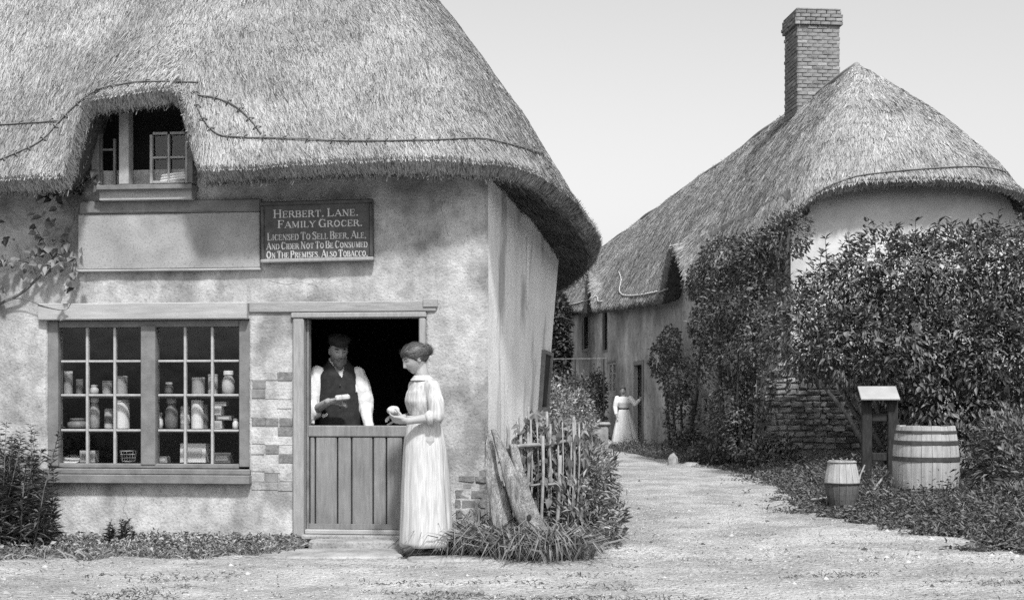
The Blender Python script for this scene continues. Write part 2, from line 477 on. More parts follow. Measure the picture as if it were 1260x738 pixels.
def thatch_roof(parent, pm, E, Rg, lift, inset, bulge, n_straw, straw_len, straw_w, tones, vrows=44, seed=1, lump=0.03, vmax=1.0, lip=0.08, dens_far=None, name='thatch', inner_z=0.16, blur=40.0):
    """E eave points (world), Rg ridge point for each; lift extra eave height; returns world verts grid"""
    n = len(E)
    tang = np.gradient(E[:, :2], axis=0); tang /= np.maximum(np.linalg.norm(tang, axis=1, keepdims=True), 1e-9)
    outn = np.stack([tang[:, 1], -tang[:, 0], np.zeros(n)], 1)      # perimeter runs so that outside is to the right
    vs = np.concatenate([np.linspace(0, 1, vrows) ** 1.5]) * vmax
    E2 = E.copy(); E2[:, 2] += lift
    rows = []
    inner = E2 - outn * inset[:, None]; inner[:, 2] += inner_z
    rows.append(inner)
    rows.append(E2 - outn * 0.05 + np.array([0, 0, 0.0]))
    def spread_lift(sig):
        if sig < .5 or not lift.any(): return lift
        r_ = int(sig*3)+1; k_ = np.exp(-.5*(np.arange(-r_, r_+1)/sig)**2); k_ /= k_.sum()
        return np.convolve(np.pad(lift, r_, mode='edge'), k_, mode='valid')
    for v in vs:
        vv = v
        P = E[:, :] * (1 - vv) + Rg * vv
        H = (Rg[:, 2] - E[:, 2])
        P[:, 2] += bulge * H * np.sin(np.pi * min(vv, 1.0)) + spread_lift(vv * blur) * (1 - vv) ** 4.0
        P += outn * 0.05 * (1 - vv)
        P[:, 2] += lip
        if lump:
            nz = np.array([noise.noise(Vector((p[0]*1.1, p[1]*1.1, p[2]*1.1 + seed))) * lump + noise.noise(Vector((p[0]*4, p[1]*4, p[2]*4 + seed))) * lump * 0.4 for p in P])
            P[:, 2] += nz; P += outn * (nz * 0.5)[:, None]
        rows.append(P)
    G = np.stack(rows)                                   # (rows, n, 3)
    m = G.shape[0]
    inv = pm.inverted()
    inv_np = np.array(inv)
    loc = lambda a: a @ inv_np[:3, :3].T + inv_np[:3, 3]
    V = loc(G.reshape(-1, 3))
    idx = np.arange(m*n).reshape(m, n)
    q = np.stack([idx[:-1, :-1], idx[:-1, 1:], idx[1:, 1:], idx[1:, :-1]], -1).reshape(-1, 4)
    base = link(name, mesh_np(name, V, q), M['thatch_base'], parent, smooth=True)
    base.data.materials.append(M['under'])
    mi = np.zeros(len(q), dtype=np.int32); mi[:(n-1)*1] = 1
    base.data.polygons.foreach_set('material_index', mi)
    bvh = BVHTree.FromPolygons([tuple(p) for p in G.reshape(-1, 3)], [tuple(int(x) for x in a) for a in q])
    # straws
    S = G[1:]
    A = S[:-1, :-1]; B = S[:-1, 1:]; C = S[1:, :-1]; D = S[1:, 1:]
    area = np.linalg.norm(np.cross(B - A, C - A), axis=2)
    cen = (A + D) / 2
    # denser where it shows: facing the camera
    nrm = np.cross(B - A, C - A); nrm /= np.maximum(np.linalg.norm(nrm, axis=2, keepdims=True), 1e-9)
    tocam = np.array([0, 0, CAMZ]) - cen; dist = np.linalg.norm(tocam, axis=2); tocam /= dist[..., None]
    face = (nrm * tocam).sum(2)
    if np.mean(nrm[:, :, 2]) < 0: nrm = -nrm; face = -face
    px = 630 + F * cen[..., 0] / cen[..., 1]; py = HOR - F * (cen[..., 2] - CAMZ) / cen[..., 1]
    vis = (px > -160) & (px < 1420) & (py > -160)
    w = area * np.where(vis & (face > -0.25), 1.0, 0.06) / (dist ** 1.0)
    w[0] *= 1.4
    w = w.ravel() / w.sum()
    pick = rng.choice(len(w), size=n_straw, p=w)
    a, b, c, d = (X.reshape(-1, 3)[pick] for X in (A, B, C, D))
    s, t = rng.uniform(size=(n_straw, 1)), rng.uniform(size=(n_straw, 1))
    p = a*(1-s)*(1-t) + b*s*(1-t) + c*(1-s)*t + d*s*t
    down = a - c; down /= np.maximum(np.linalg.norm(down, axis=1, keepdims=True), 1e-9)
    nn = nrm.reshape(-1, 3)[pick]
    side = np.cross(down, nn)
    g = rng.normal(size=(n_straw, 1)) * 0.20
    # gentle drifts of direction over the roof
    drift = np.array([noise.noise(Vector((q_[0]*0.9, q_[1]*0.9, q_[2]*0.9))) for q_ in p])[:, None] * 0.35
    dirn = down + side * (g + drift) + nn * rng.uniform(-0.02, 0.06, size=(n_straw, 1))
    dirn /= np.linalg.norm(dirn, axis=1, keepdims=True)
    ln = rng.uniform(straw_len*0.5, straw_len*1.3, size=(n_straw, 1)); wd = rng.uniform(straw_w*0.5, straw_w*1.4, size=(n_straw, 1))
    sd = side * 1.0 + nn * rng.normal(size=(n_straw, 1)) * 0.3; sd /= np.linalg.norm(sd, axis=1, keepdims=True)
    edge = (pick // A.shape[1] < 3)[:, None]
    ln = np.where(edge, ln * 0.35, ln)
    ln = np.where((pick // A.shape[1] > A.shape[0] - 7)[:, None], ln * 0.30, ln)
    p0 = p - dirn * ln * 0.6 + nn * 0.002; p1 = p + dirn * ln * 0.4 + nn * 0.006
    v = np.stack([p0 - sd*wd*.5, p0 + sd*wd*.5, p1 + sd*wd*.35, p1 - sd*wd*.35], 1).reshape(-1, 3)
    i = np.arange(n_straw)[:, None]*4
    f = (i + np.array([[0, 1, 2, 3]]))
    blot = np.array([noise.noise(Vector((q_[0]*2.3, q_[1]*2.3, q_[2]*2.3 + 9))) for q_ in p])
    tn = rng.uniform(tones[0], tones[1], n_straw) * (1 + 0.25*blot)
    tn = np.where(rng.uniform(size=n_straw) < 0.17, tn*0.35, tn)
    # straw ends under the eave, its shade painted in as darker tones
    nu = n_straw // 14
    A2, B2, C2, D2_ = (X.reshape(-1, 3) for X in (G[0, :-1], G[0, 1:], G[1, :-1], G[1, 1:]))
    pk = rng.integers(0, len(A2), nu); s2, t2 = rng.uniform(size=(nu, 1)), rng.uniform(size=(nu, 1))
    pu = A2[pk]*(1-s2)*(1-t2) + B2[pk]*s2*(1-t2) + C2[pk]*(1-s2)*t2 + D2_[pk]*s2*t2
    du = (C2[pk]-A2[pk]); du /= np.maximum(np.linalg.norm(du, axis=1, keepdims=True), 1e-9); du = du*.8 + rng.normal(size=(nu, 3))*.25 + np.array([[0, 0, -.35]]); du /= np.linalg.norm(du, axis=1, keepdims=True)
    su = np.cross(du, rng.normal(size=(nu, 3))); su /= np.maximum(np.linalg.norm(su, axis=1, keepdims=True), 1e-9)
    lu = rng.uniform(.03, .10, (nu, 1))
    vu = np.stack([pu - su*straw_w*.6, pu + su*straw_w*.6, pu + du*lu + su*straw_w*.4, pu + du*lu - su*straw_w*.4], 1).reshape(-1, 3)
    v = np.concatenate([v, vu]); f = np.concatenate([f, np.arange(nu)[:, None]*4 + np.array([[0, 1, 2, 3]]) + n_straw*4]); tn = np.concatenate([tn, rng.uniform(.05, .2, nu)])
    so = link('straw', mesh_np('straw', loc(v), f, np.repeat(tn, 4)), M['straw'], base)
    tag(so, kind='stuff')
    return base, bvh, loc

def cast(bvh, px, py):
    o = Vector((0, 0, CAMZ)); d = (at(px, py, 1.0) - o).normalized()
    h, nr, i, dd = bvh.ray_cast(o, d)
    return h, nr

def ligger(bvh, loc, path, mt, parent, rad=0.0065, peg=0.13, name='ligger'):
    """bent hazel rod pinned on the thatch along a path of photo points; world -> local through loc"""
    pts = []
    P = catmull([(a, b, 0) for a, b in path], 8)
    for p in P:
        h, nr = cast(bvh, p[0], p[1])
        if h is None: continue
        if nr.dot(Vector((0, -1, 0.6))) < 0: nr = -nr
        pts.append((h + nr * (0.012 + rad + .006*noise.noise(Vector(h)*9)), nr))
    if len(pts) < 2: return
    mb = MB()
    W = [tuple(loc(np.array(h)[None])[0]) for h, _ in pts]
    mb.tube(W, rad, 6)
    acc = 0
    for (a, n0), (b, n1) in zip(pts[:-1], pts[1:]):
        acc += (b - a).length
        if acc > peg * random.uniform(.7, 1.4):
            acc = 0
            t = (b - a).normalized(); s = t.cross(n1).normalized()
            q = [b - s*0.035 - n1*0.01 + t*.01, b + n1*0.016, b + s*0.035 - n1*0.01]
            mb.tube([tuple(loc(np.array(x)[None])[0]) for x in q], rad*0.9, 5)
    mb.build(name, mt, parent, smooth=True)

# ================================================================== THE SHOP
TH = R(6.0); CT, ST = math.cos(TH), math.sin(TH)
S0 = Vector((-1.234, 10.67, 0))
SM = Matrix.Translation(S0) @ Matrix.Rotation(-TH, 4, 'Z')
shop = empty('thatched_shop', S0, -TH)
tag(shop, 'thatched plaster grocer shop with many-paned window, half door and eyebrow dormer', 'shop')
def lx(px, yo=0.0):
    r = (px - 630) / F
    return (r*(S0.y + yo*CT) - S0.x - yo*ST) / (CT + r*ST)
def lz(px, py, yo=0.0):
    y = S0.y - lx(px, yo)*ST + yo*CT
    return CAMZ + (HOR - py) / F * y
def l2w(x, y, z=0.0): return SM @ Vector((x, y, z))
def w2l(x, y, z=0.0): return SM.inverted() @ Vector((x, y, z))

# ---- openings
WX0, WX1 = lx(57), lx(307); WZ0, WZ1 = lz(180, 588), lz(180, 393)
DX0, DX1 = lx(362), lx(524); DZ0, DZ1 = 0.0, lz(445, 383)

def wall_sheet(x0, x1, z0, z1, openings, step, pos, depth, reveal_dir):
    xs = sorted(set(list(np.arange(x0, x1, step)) + [x1] + [o[i] for o in openings for i in (0, 1)]))
    zs = sorted(set(list(np.arange(z0, z1, step)) + [z1] + [o[i] for o in openings for i in (2, 3)]))
    V, idx = [], {}
    for j, z in enumerate(zs):
        for i, x in enumerate(xs):
            idx[(i, j)] = len(V); V.append(pos(x, z))
    Fc = []
    inside = lambda x, z: any(a < x < b and c < z < d for a, b, c, d in openings)
    for j in range(len(zs)-1):
        for i in range(len(xs)-1):
            if not inside((xs[i]+xs[i+1])/2, (zs[j]+zs[j+1])/2):
                Fc.append((idx[(i, j)], idx[(i+1, j)], idx[(i+1, j+1)], idx[(i, j+1)]))
    for a, b, c, d in openings:
        ia, ib = xs.index(a), xs.index(b); jc, jd = zs.index(c), zs.index(d)
        ring = [(i, jc) for i in range(ia, ib)] + [(ib, j) for j in range(jc, jd)] + [(i, jd) for i in range(ib, ia, -1)] + [(ia, j) for j in range(jd, jc, -1)]
        back = {}
        for k in ring:
            p = V[idx[k]]; back[k] = len(V); V.append((p[0]+reveal_dir[0]*depth, p[1]+reveal_dir[1]*depth, p[2]))
        for k, k2 in zip(ring, ring[1:]+ring[:1]):
            Fc.append((idx[k], idx[k2], back[k2], back[k]))
    return V, Fc

def plaster_pos(x, z):
    d = 0.018*noise.noise(Vector((x*1.2, 0, z*1.2))) + 0.007*noise.noise(Vector((x*5, 3, z*5))) + 0.003*noise.noise(Vector((x*18, 3, z*18)))
    if z < 0.35: d -= 0.05*(0.35 - z)
    if lx(304) < x < lx(363): d = d*.12
    return (x, d, z)
V, Fc = wall_sheet(-5.2, 1.04, -0.1, 3.12, [(WX0, WX1, WZ0, WZ1), (DX0, DX1, -0.05, DZ1)], 0.045, plaster_pos, 0.30, (0, 1))
# round the corner arris
V = [(x, y + (max(0, x-0.96)/0.08)**2*0.05, z) for x, y, z in V]
link('front_wall', (lambda me: (me.from_pydata(V, [], Fc), me)[1])(bpy.data.meshes.new('front_wall')), M['plaster'], shop, smooth=True)

# side wall, leaning outwards to the top, running away from the lane
def side_pts():
    B0, B1 = Vector((-0.200, 10.62)), Vector((0.27, 15.6))
    T0, T1 = Vector((-0.205, 10.61)), Vector((0.56, 15.6))
    V, Fc = [], []
    nu, nz = 90, 60
    for j in range(nz+1):
        k = j/nz; z = -0.1 + 3.35*k
        for i in range(nu+1):
            u = (i/nu)
            a = B0.lerp(B1, u); b = T0.lerp(T1, u)
            p = a.lerp(b, k)
            d = 0.010*noise.noise(Vector((u*5, z*1.0, 4))) + 0.002*noise.noise(Vector((u*30, z*5, 4)))
            # shallow buttress a third of the way along
            d += 0.045*max(0.0, min(1.0, (u-0.42)*20)) * (1 - 0.35*k)
            V.append(tuple(w2l(p.x + d, p.y, z)))
    for j in range(nz):
        for i in range(nu):
            a = j*(nu+1)+i; Fc.append((a, a+1, a+nu+2, a+nu+1))
    # return at the far end
    b = len(V)
    for j in (0, nz):
        e = V[j*(nu+1)+nu]; V.append(e); V.append((e[0]-3.0, e[1]+0.5, e[2]))
    Fc.append((b, b+1, b+3, b+2))
    return V, Fc
V, Fc = side_pts()
link('side_wall', (lambda me: (me.from_pydata(V, [], Fc), me)[1])(bpy.data.meshes.new('side_wall')), M['plaster_side_lit'], shop, smooth=True)
# a pale downpipe on the side wall
mb = MB(); a = Vector((0.045, 12.35)); mb.tube([tuple(w2l(a.x+0.10, a.y, z)) for z in (2.05, 2.4, 2.75)], 0.013, 8)
mb.build('downpipe', M['white_cloth'], shop, smooth=True)
# far outhouse door post at the end of the side wall
mb = MB(); p = Vector((0.33, 15.8)); q = w2l(p.x, p.y); mb.cbox(q.x-0.02, q.x+0.10, q.y, q.y+0.12, 0, 1.75, .01)
mb.build('corner_post', M['wood_mid'], shop)

# small dark window low near the far edge of the side wall
def on_side(u, z, out):
    k = (z + .1)/3.35
    q = Vector((-0.200, 10.62)).lerp(Vector((0.27, 15.6)), u).lerp(Vector((-0.205, 10.61)).lerp(Vector((0.56, 15.6)), u), k)
    return w2l(q.x + .05 + out, q.y, z)
def side_box(nm, u0, u1, z0, z1, o0, o1, m):
    c = [on_side(u, z, o) for o in (o0, o1) for u, z in ((u0, z0), (u1, z0), (u1, z1), (u0, z1))]
    mb = MB(); mb.add(c, [(0, 1, 2, 3), (4, 7, 6, 5), (0, 4, 5, 1), (1, 5, 6, 2), (2, 6, 7, 3), (3, 7, 4, 0)]); mb.build(nm, m, sw)
sw = empty('side_window'); sw.parent = shop
side_box('opening_shade', .80, .965, 1.12, 1.72, -.05, .004, M['room_shade'])  # solid panel coloured dark for the shade inside the opening
side_box('frame', .785, .80, 1.08, 1.76, -.05, .03, M['paint_grey']); side_box('frame', .965, .98, 1.08, 1.76, -.05, .03, M['paint_grey'])
side_box('frame', .8005, .9645, 1.721, 1.76, -.05, .028, M['paint_grey']); side_box('sill', .8005, .9645, 1.07, 1.119, -.05, .05, M['paint_grey'])

# room behind the openings, its dimness put into the wall colour
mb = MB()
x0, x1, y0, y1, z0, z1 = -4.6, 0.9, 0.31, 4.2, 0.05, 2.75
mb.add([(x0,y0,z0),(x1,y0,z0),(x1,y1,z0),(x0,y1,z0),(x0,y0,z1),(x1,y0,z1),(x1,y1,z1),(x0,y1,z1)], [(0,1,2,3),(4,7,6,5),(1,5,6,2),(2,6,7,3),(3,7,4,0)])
link('room_lining', mb.mesh('room_lining', fix=False), M['room_shade'], shop)

# ---- shop window
win = empty('shop_window'); win.parent = shop
yo = 0.05
def fbox(name, pxa, pxb, pya, pyb, ya, yb, m, parent, c=0.006, ref=None):
    """box given by photo pixel extents on the facade plane at depth ya"""
    r = ref if ref is not None else (pxa+pxb)/2
    mb = MB(); mb.cbox(lx(pxa), lx(pxb), ya, yb, lz(r, pyb), lz(r, pya), c)
    return mb.build(name, m, parent)
fbox('stile', 57, 70, 394, 574, 0.02, 0.12, M['paint_grey'], win, ref=180)
fbox('mullion', 172, 190, 400, 572, 0.015, 0.12, M['paint_grey'], win, ref=180)
fbox('stile', 293, 307, 394, 574, 0.02, 0.12, M['paint_grey'], win, ref=180)
fbox('head', 70.4, 292.6, 394, 402, 0.025, 0.12, M['paint_grey'], win, ref=180)
fbox('bottom_rail', 70.4, 292.6, 570.5, 576, 0.025, 0.12, M['paint_grey'], win, ref=180)
fbox('sill', 55, 309, 576.5, 583, -0.04, 0.14, M['paint_grey'], win, ref=180)
fbox('sill', 53, 310, 583.3, 594, -0.085, 0.13, M['paint_grey'], win, ref=180)
cols = [[70, 104, 138, 172], [190, 225, 258.5, 293]]
rows_ = [402, 444, 486, 529.5, 571]
for sash in cols:
    for c in sash[1:-1]:
        fbox('glazing_bar', c-1.5, c+1.5, 402, 571, 0.045, 0.085, M['bar_pale'], win, c=0.004, ref=180)
    for rr in rows_[1:-1]:
        for a, b in zip(sash[:-1], sash[1:]):
            fbox('glazing_bar', a+1.6, b-1.6, rr-1.4, rr+1.4, 0.048, 0.083, M['bar_pale'], win, c=0.004, ref=180)
    for a, b in zip(sash[:-1], sash[1:]):
        for r0, r1 in zip(rows_[:-1], rows_[1:]):
            mb = MB(); mb.box(lx(a)+.004, lx(b)-.004, 0.063, 0.067, lz(180, r1)+.004, lz(180, r0)-.004)
            o = mb.build('pane', M['glass'], win)
            o.rotation_euler = (0, 0, 0)
# inside ledge and shelves for the goods
for py_, y1_ in ((572, 0.62), (529.5, 0.30), (486.5, 0.30)):
    mb = MB(); z = lz(180, py_); mb.box(WX0-0.1, WX1+0.1, 0.135 if py_ > 560 else 0.125, y1_, z-0.02, z)
    mb.build('shelf', M['wood_dark'], win)

# ---- boards above the window, bressumer, fascia
fbox('lintel_board', 50, 306, 373, 393.5, -0.06, 0.05, M['board_pale'], shop, ref=180, c=.008)
fbox('bressumer', 306.8, 537, 371, 384, -0.022, 0.05, M['beam'], shop, ref=420, c=.008)
fbox('beam_end', 521, 539, 368, 378, -0.035, 0.05, M['beam'], shop, ref=530, c=.006)
fbox('fascia_panel', 98, 321, 263, 331, -0.035, 0.05, M['fascia'], shop, ref=210, c=.006)
fbox('fascia_moulding', 100, 323, 247, 262.6, -0.055, 0.05, M['paint_grey'], shop, ref=210, c=.012)
fbox('fascia_ledge', 96, 323, 331.4, 334, -0.05, 0.05, M['board_pale'], shop, ref=210, c=.004)

# ---- pier of whitewashed brick between window and door
pier_x0, pier_x1 = lx(308.5), lx(360.5)
course = 0.076
bm_full = None
z = lz(335, 604)
row = 0
dark_rows = {2: (0,), 3: (1,), 4: (0, 1), 6: (1,), 7: (0, 1), 9: (0, 1), 10: (0, 1)}
while z < lz(335, 392):
    wp = pier_x1 - pier_x0
    if row > 12: break
    cuts = [pier_x0, pier_x0 + wp*.34, pier_x0 + wp*.67, pier_x1] if row % 3 == 1 else ([pier_x0, pier_x0 + wp*.64, pier_x1] if row % 3 == 0 else [pier_x0, pier_x0 + wp*.33, pier_x1])
    for k, (a, b) in enumerate(zip(cuts[:-1], cuts[1:])):
        if b - a > .15 and random.random() < .4: continue
        h = random.uniform(.0, .004)
        mb = MB(); mb.cbox(a+.004, b-.004, -0.0035-h*.9 - .002*(b-a < .15), 0.02, z+.003, z+course-.003, .002)
        dd = b - a < .15 and 1 <= row <= 12 and random.random() < .42
        mb.build('brick', random.choice((M['brick_dark'], M['brick'], M['brick_pale'])) if dd else M['plaster'], shop, rot=(0, random.uniform(-.01, .01), 0))
    z += course; row += 1
# broken plaster at the lower corner: bare rubble in a ragged patch
patch = [(553, 640), (556, 612), (561, 596), (559, 581), (568, 573), (579, 575), (587, 580), (596, 577), (599, 590), (599.5, 640)]
mb = MB(); n = len(patch)
fr = [(lx(a_), -0.005, lz(a_, b_)) for a_, b_ in patch]; bk = [(x, 0.03, z_) for x, _, z_ in fr]
mb.add(fr + bk, [tuple(range(n))] + [(i, (i+1) % n, (i+1) % n + n, i+n) for i in range(n)])
mb.build('rubble_core', M['brick_dark'], shop)
zc = lz(585, 638); row_ = 0
while zc < lz(585, 586):
    hh = random.uniform(.055, .085)
    xx = lx(556) + random.uniform(0, .05) + max(0, zc - lz(585, 612))*.1
    while xx < lx(596):
        w = random.uniform(0.05, 0.17); e = min(xx+w, lx(599.3))
        if e - xx > 0.03:
            mb = MB(); mb.cbox(xx+.003, e-.003, -0.004-random.uniform(0, .016), 0.03, zc+.003, zc+hh-.003, .008)
            st_ = mb.build('stone', random.choice((M['brick_dark'], M['brick_dark'], M['brick'])), shop, rot=(0, 0, 0))
            for v_ in st_.data.vertices: v_.co += Vector((random.uniform(-.006, .006), random.uniform(-.004, .004), random.uniform(-.007, .007)))
        xx = e + 0.001
        if e >= lx(599.3) - 1e-6: break
    zc += hh

# cracks in the plaster
for path in ([(598.5, 512), (596.8, 530), (598.6, 548), (596.5, 566), (597.6, 580)], [(545, 248), (543, 258), (547, 268), (549, 282), (552, 290)], [(150, 598), (156, 612), (152, 626), (160, 640)],
             [(330, 345), (352, 350), (371, 347), (390, 352)], [(20, 300), (26, 325), (22, 348), (30, 372)]):
    pts = [Vector((lx(a_), plaster_pos(lx(a_), lz(a_, b_))[1] - .0005, lz(a_, b_))) for a_, b_ in [tuple(q[:2]) for q in catmull([(u, v_, 0) for u, v_ in path], 6)]]
    mb = MB(); mb.tube([q + Vector((random.uniform(-.004, .004), 0, 0)) for q in pts], [random.uniform(.0006, .0022) for _ in pts], 5); mb.build('crack', M['brick_dark'], shop)
# ---- door
dr = empty('half_door'); dr.parent = shop
fbox('door_post', 361, 374.5, 391.5, 668, -0.03, 0.14, M['door_frame'], shop, ref=445, c=.01)
fbox('door_post', 516, 524, 391.5, 668, -0.03, 0.14, M['door_frame'], shop, ref=445, c=.01)
fbox('door_head', 359, 525, 384.4, 391, -0.035, 0.14, M['door_frame'], shop, ref=445, c=.008)
fbox('door_stop', 375, 378, 392, 662, 0.05, 0.13, M['paint_grey'], shop, ref=445, c=.004)
fbox('threshold', 372, 520, 657.5, 664, -0.06, 0.28, M['slab'], shop, ref=445, c=.012)
edges = [378.5, 385.5, 413, 430.5, 457, 473.5, 494, 515.5]
for a, b in zip(edges[:-1], edges[1:]):
    fbox('plank', a+.9, b-.9, 538, 652, 0.055, 0.085, M['door'], dr, ref=445, c=.007)
fbox('door_backing', 379, 515, 537, 653, 0.088, 0.105, M['wood_dark'], dr, ref=445, c=.002)
fbox('top_rail', 376.5, 515.7, 523.5, 537.6, 0.045, 0.12, M['door'], dr, ref=445, c=.009)
fbox('bottom_rail', 378.5, 515.7, 645, 651.5, 0.046, 0.054, M['door'], dr, ref=445, c=.002)
fbox('weatherboard', 375, 515.7, 651.8, 657.2, -0.01, 0.11, M['board_pale'], dr, ref=445, c=.006)

# ---- dormer window under the eyebrow
dw = empty('dormer_window'); dw.parent = shop
def dbox(name, pxa, pxb, pya, pyb, ya, yb, m, c=0.005):
    r = (pxa+pxb)/2; mb = MB(); mb.cbox(lx(pxa, ya), lx(pxb, ya), ya, yb, lz(170, pyb, ya), lz(170, pya, ya), c); return mb.build(name, m, dw)
dy = -0.12
dbox('sill', 118, 236, 227, 233, dy-0.05, dy+0.12, M['paint_grey'])
dbox('apron_board', 122, 236, 233.4, 246, dy+0.0, 0.05, M['board_pale'], c=.003)
dbox('post', 112, 121, 128, 226.6, dy, dy+0.1, M['paint_grey'])
dbox('post', 146, 158, 128, 226.6, dy-0.005, dy+0.1, M['bar_pale'])
dbox('post', 231, 237, 128, 226.6, dy, dy+0.1, M['paint_grey'])
dbox('head', 112, 237, 122, 127.6, dy, dy+0.1, M['paint_grey'])
# the right-hand casement stands ajar, lower half glazed
for a, b in ((184, 187.5), (206, 208.5), (227.5, 230.8)):
    dbox('glazing_bar', a, b, 166, 226.4, dy+0.045, dy+0.08, M['bar_pale'], c=.003)
for a, b in ((163, 166), (193, 195.5), (223, 226)):
    for u, v_ in ((187.8, 205.7), (208.8, 227.2)):
        dbox('glazing_bar', u, v_, a, b, dy+0.047, dy+0.078, M['bar_pale'], c=.003)
for u, v_ in ((187.6, 205.9), (208.6, 227.4)):
    for a, b in ((166, 193), (195.5, 223)):
        mb = MB(); mb.box(lx(u, dy), lx(v_, dy), dy+.06, dy+.064, lz(170, b, dy), lz(170, a, dy)); mb.build('pane', M['glass'], dw)
# left casement, swung inward
for a, b, h in ((122, 125, 0), (139, 142, 0)):
    dbox('glazing_bar', a, b, 170, 226.4, dy+0.055, dy+0.085, M['paint_grey'], c=.003)
dbox('glazing_bar', 125.3, 138.7, 182, 184.5, dy+0.057, dy+0.083, M['paint_grey'], c=.003)
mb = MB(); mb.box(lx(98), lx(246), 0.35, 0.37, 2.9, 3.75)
mb.build('attic_shade', M['room_shade'], dw)  # backing board coloured dark to stand for the unlit attic

# ---- the roof
pts = []
for t in np.arange(-7.0, 0.35, 0.05):
    z = np.interp(t, [-3.2, -1.3, 0, 0.8], [2.875, 2.93, 2.985, 2.975])
    w = l2w(t, -0.45, z); pts.append((w.x, w.y, w.z))
ctrl = [pts[-1], (-0.21, 10.23, 2.965), (0.14, 10.62, 2.965), (0.33, 11.2, 2.95), (0.57, 12.2, 2.92), (0.82, 13.6, 2.87), (0.95, 15.0, 2.82), (0.90, 17.2, 2.80), (0.60, 19.6, 2.82), (-0.5, 21.0, 2.92), (-3, 21.3, 2.95)]
E = np.concatenate([np.array(pts)[:-1], catmull(ctrl, 14)])
E = resample(E, 0.055)
RE = w2l(-2.9, 14.4)             # ridge end, local
ridge_z = 6.75
Rg = np.zeros_like(E); lift = np.zeros(len(E))
tl, tr = lx(112, -.4), lx(219, -.4)
def sstep(x, a, b):
    k = min(1, max(0, (x-a)/(b-a))); return k*k*(3-2*k)
for i, e in enumerate(E):
    l = w2l(*e)
    rx = min(l.x, RE.x) if l.y < 1.2 else RE.x
    if l.x > RE.x - 1.0 and l.y < 1.2: rx = RE.x - 1.0 + 1.0*math.tanh((l.x-(RE.x-1.0))/1.0)
    q = l2w(rx, RE.y, ridge_z); Rg[i] = q
    if l.y < 0: 
        top = 0.66 - 0.06*(tr - l.x)/(tr-tl)
        lift[i] = top * sstep(l.x, tl-0.20, tl+0.03) * (1 - sstep(l.x, tr-0.02, tr+0.22))
inset = np.array([0.46 if w2l(*e).y < 0 else 0.66 for e in E])
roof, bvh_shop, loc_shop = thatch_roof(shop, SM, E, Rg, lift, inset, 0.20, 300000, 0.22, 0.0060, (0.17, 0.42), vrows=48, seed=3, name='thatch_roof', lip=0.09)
for path in ([(0, 155), (30, 153), (75, 150)], [(-20, 205), (20, 190), (50, 175), (75, 150), (100, 126), (130, 110), (170, 103), (215, 102), (243, 103)],
             [(244, 103), (241, 120), (243, 135), (252, 152), (268, 166), (290, 170), (350, 172), (430, 175), (520, 174), (590, 172), (630, 180), (665, 190)],
             [(243, 119), (265, 122), (290, 132), (310, 150), (322, 166)]):
    ligger(bvh_shop, loc_shop, path, M['ligger'], roof)

# ================================================================== THE COTTAGE ROW ON THE RIGHT
CD = Vector((-0.094, 1.0)); CD.normalize()                 # along the long wall, away from the camera
CN = Vector((CD.y, -CD.x))                                 # across, to the right
C0 = Vector((4.9, 22.86))                                  # near left corner of the end wall
CM = Matrix.Translation((C0.x, C0.y, 0)) @ Matrix.Rotation(math.atan2(-CD.x, CD.y), 4, 'Z')
cot = empty('thatched_cottage', (C0.x, C0.y, 0), math.atan2(-CD.x, CD.y))
tag(cot, 'long thatched cottage row with brick chimney behind the shrubs on the right', 'cottage')
CWID = 4.4
def c2w(x, y, z=0.0): return CM @ Vector((x, y, z))
def w2c(x, y, z=0.0): return CM.inverted() @ Vector((x, y, z))
def cy(px, xo=0.0):
    """distance along the long wall (local y) seen at photo column px"""
    r = (px - 630) / F
    b = C0 + CN * xo
    return (b.x - r*b.y) / (r*CD.y - CD.x)
def cz(px, py, xo=0.0):
    s = cy(px, xo); b = C0 + CN*xo + CD*s
    return CAMZ + (HOR - py) / F * b.y
LEN = 36.0
# long wall with openings (local y = along)
def cop(pa, pb, ya, yb):
    a, b = sorted((cy(pa), cy(pb))); m = (pa+pb)/2
    return (a, b, max(0.0, cz(m, yb)), cz(m, ya))
ops = {'window': cop(747.5, 758, 446, 483), 'door': cop(778.5, 792, 444, 545), 'lower': cop(862, 878, 488, 516), 'upper1': cop(716.5, 724, 386, 432), 'upper2': cop(740, 747.5, 380, 434)}
def lw_pos(y, z):
    return (0.03*noise.noise(Vector((y*.6, z*.8, 0))) + 0.012*noise.noise(Vector((y*3, z*3, 5))), y, z)
V, Fc = wall_sheet(0, LEN, -0.1, 4.9, list(ops.values()), 0.22, lw_pos, 0.35, (1, 0))
M['cot_wall'] = mat('cot_wall', 0.34, 0.60, 1.6, 0.95, 0.5, 25, spec=0.05, speck=(9, .6, .36, .48), big=(0.6, 0.65, 1.12), streak=(1.2, 1.2, 0.6, 0.85, 1.06, 0.35, 0.6))
M['cot_end'] = mat('cot_end', 0.50, 0.64, 4, 0.95, 0.3, 30, spec=0.05, big=(0.7, 0.88, 1.06))
link('long_wall', (lambda me: (me.from_pydata(V, [], Fc), me)[1])(bpy.data.meshes.new('long_wall')), M['cot_wall'], cot, smooth=True)
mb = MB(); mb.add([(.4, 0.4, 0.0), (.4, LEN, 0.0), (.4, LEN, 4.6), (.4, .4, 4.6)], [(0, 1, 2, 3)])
mb.build('room_lining', M['room_shade'], cot)  # plain sheet behind the openings, indoor shade painted as its dark colour
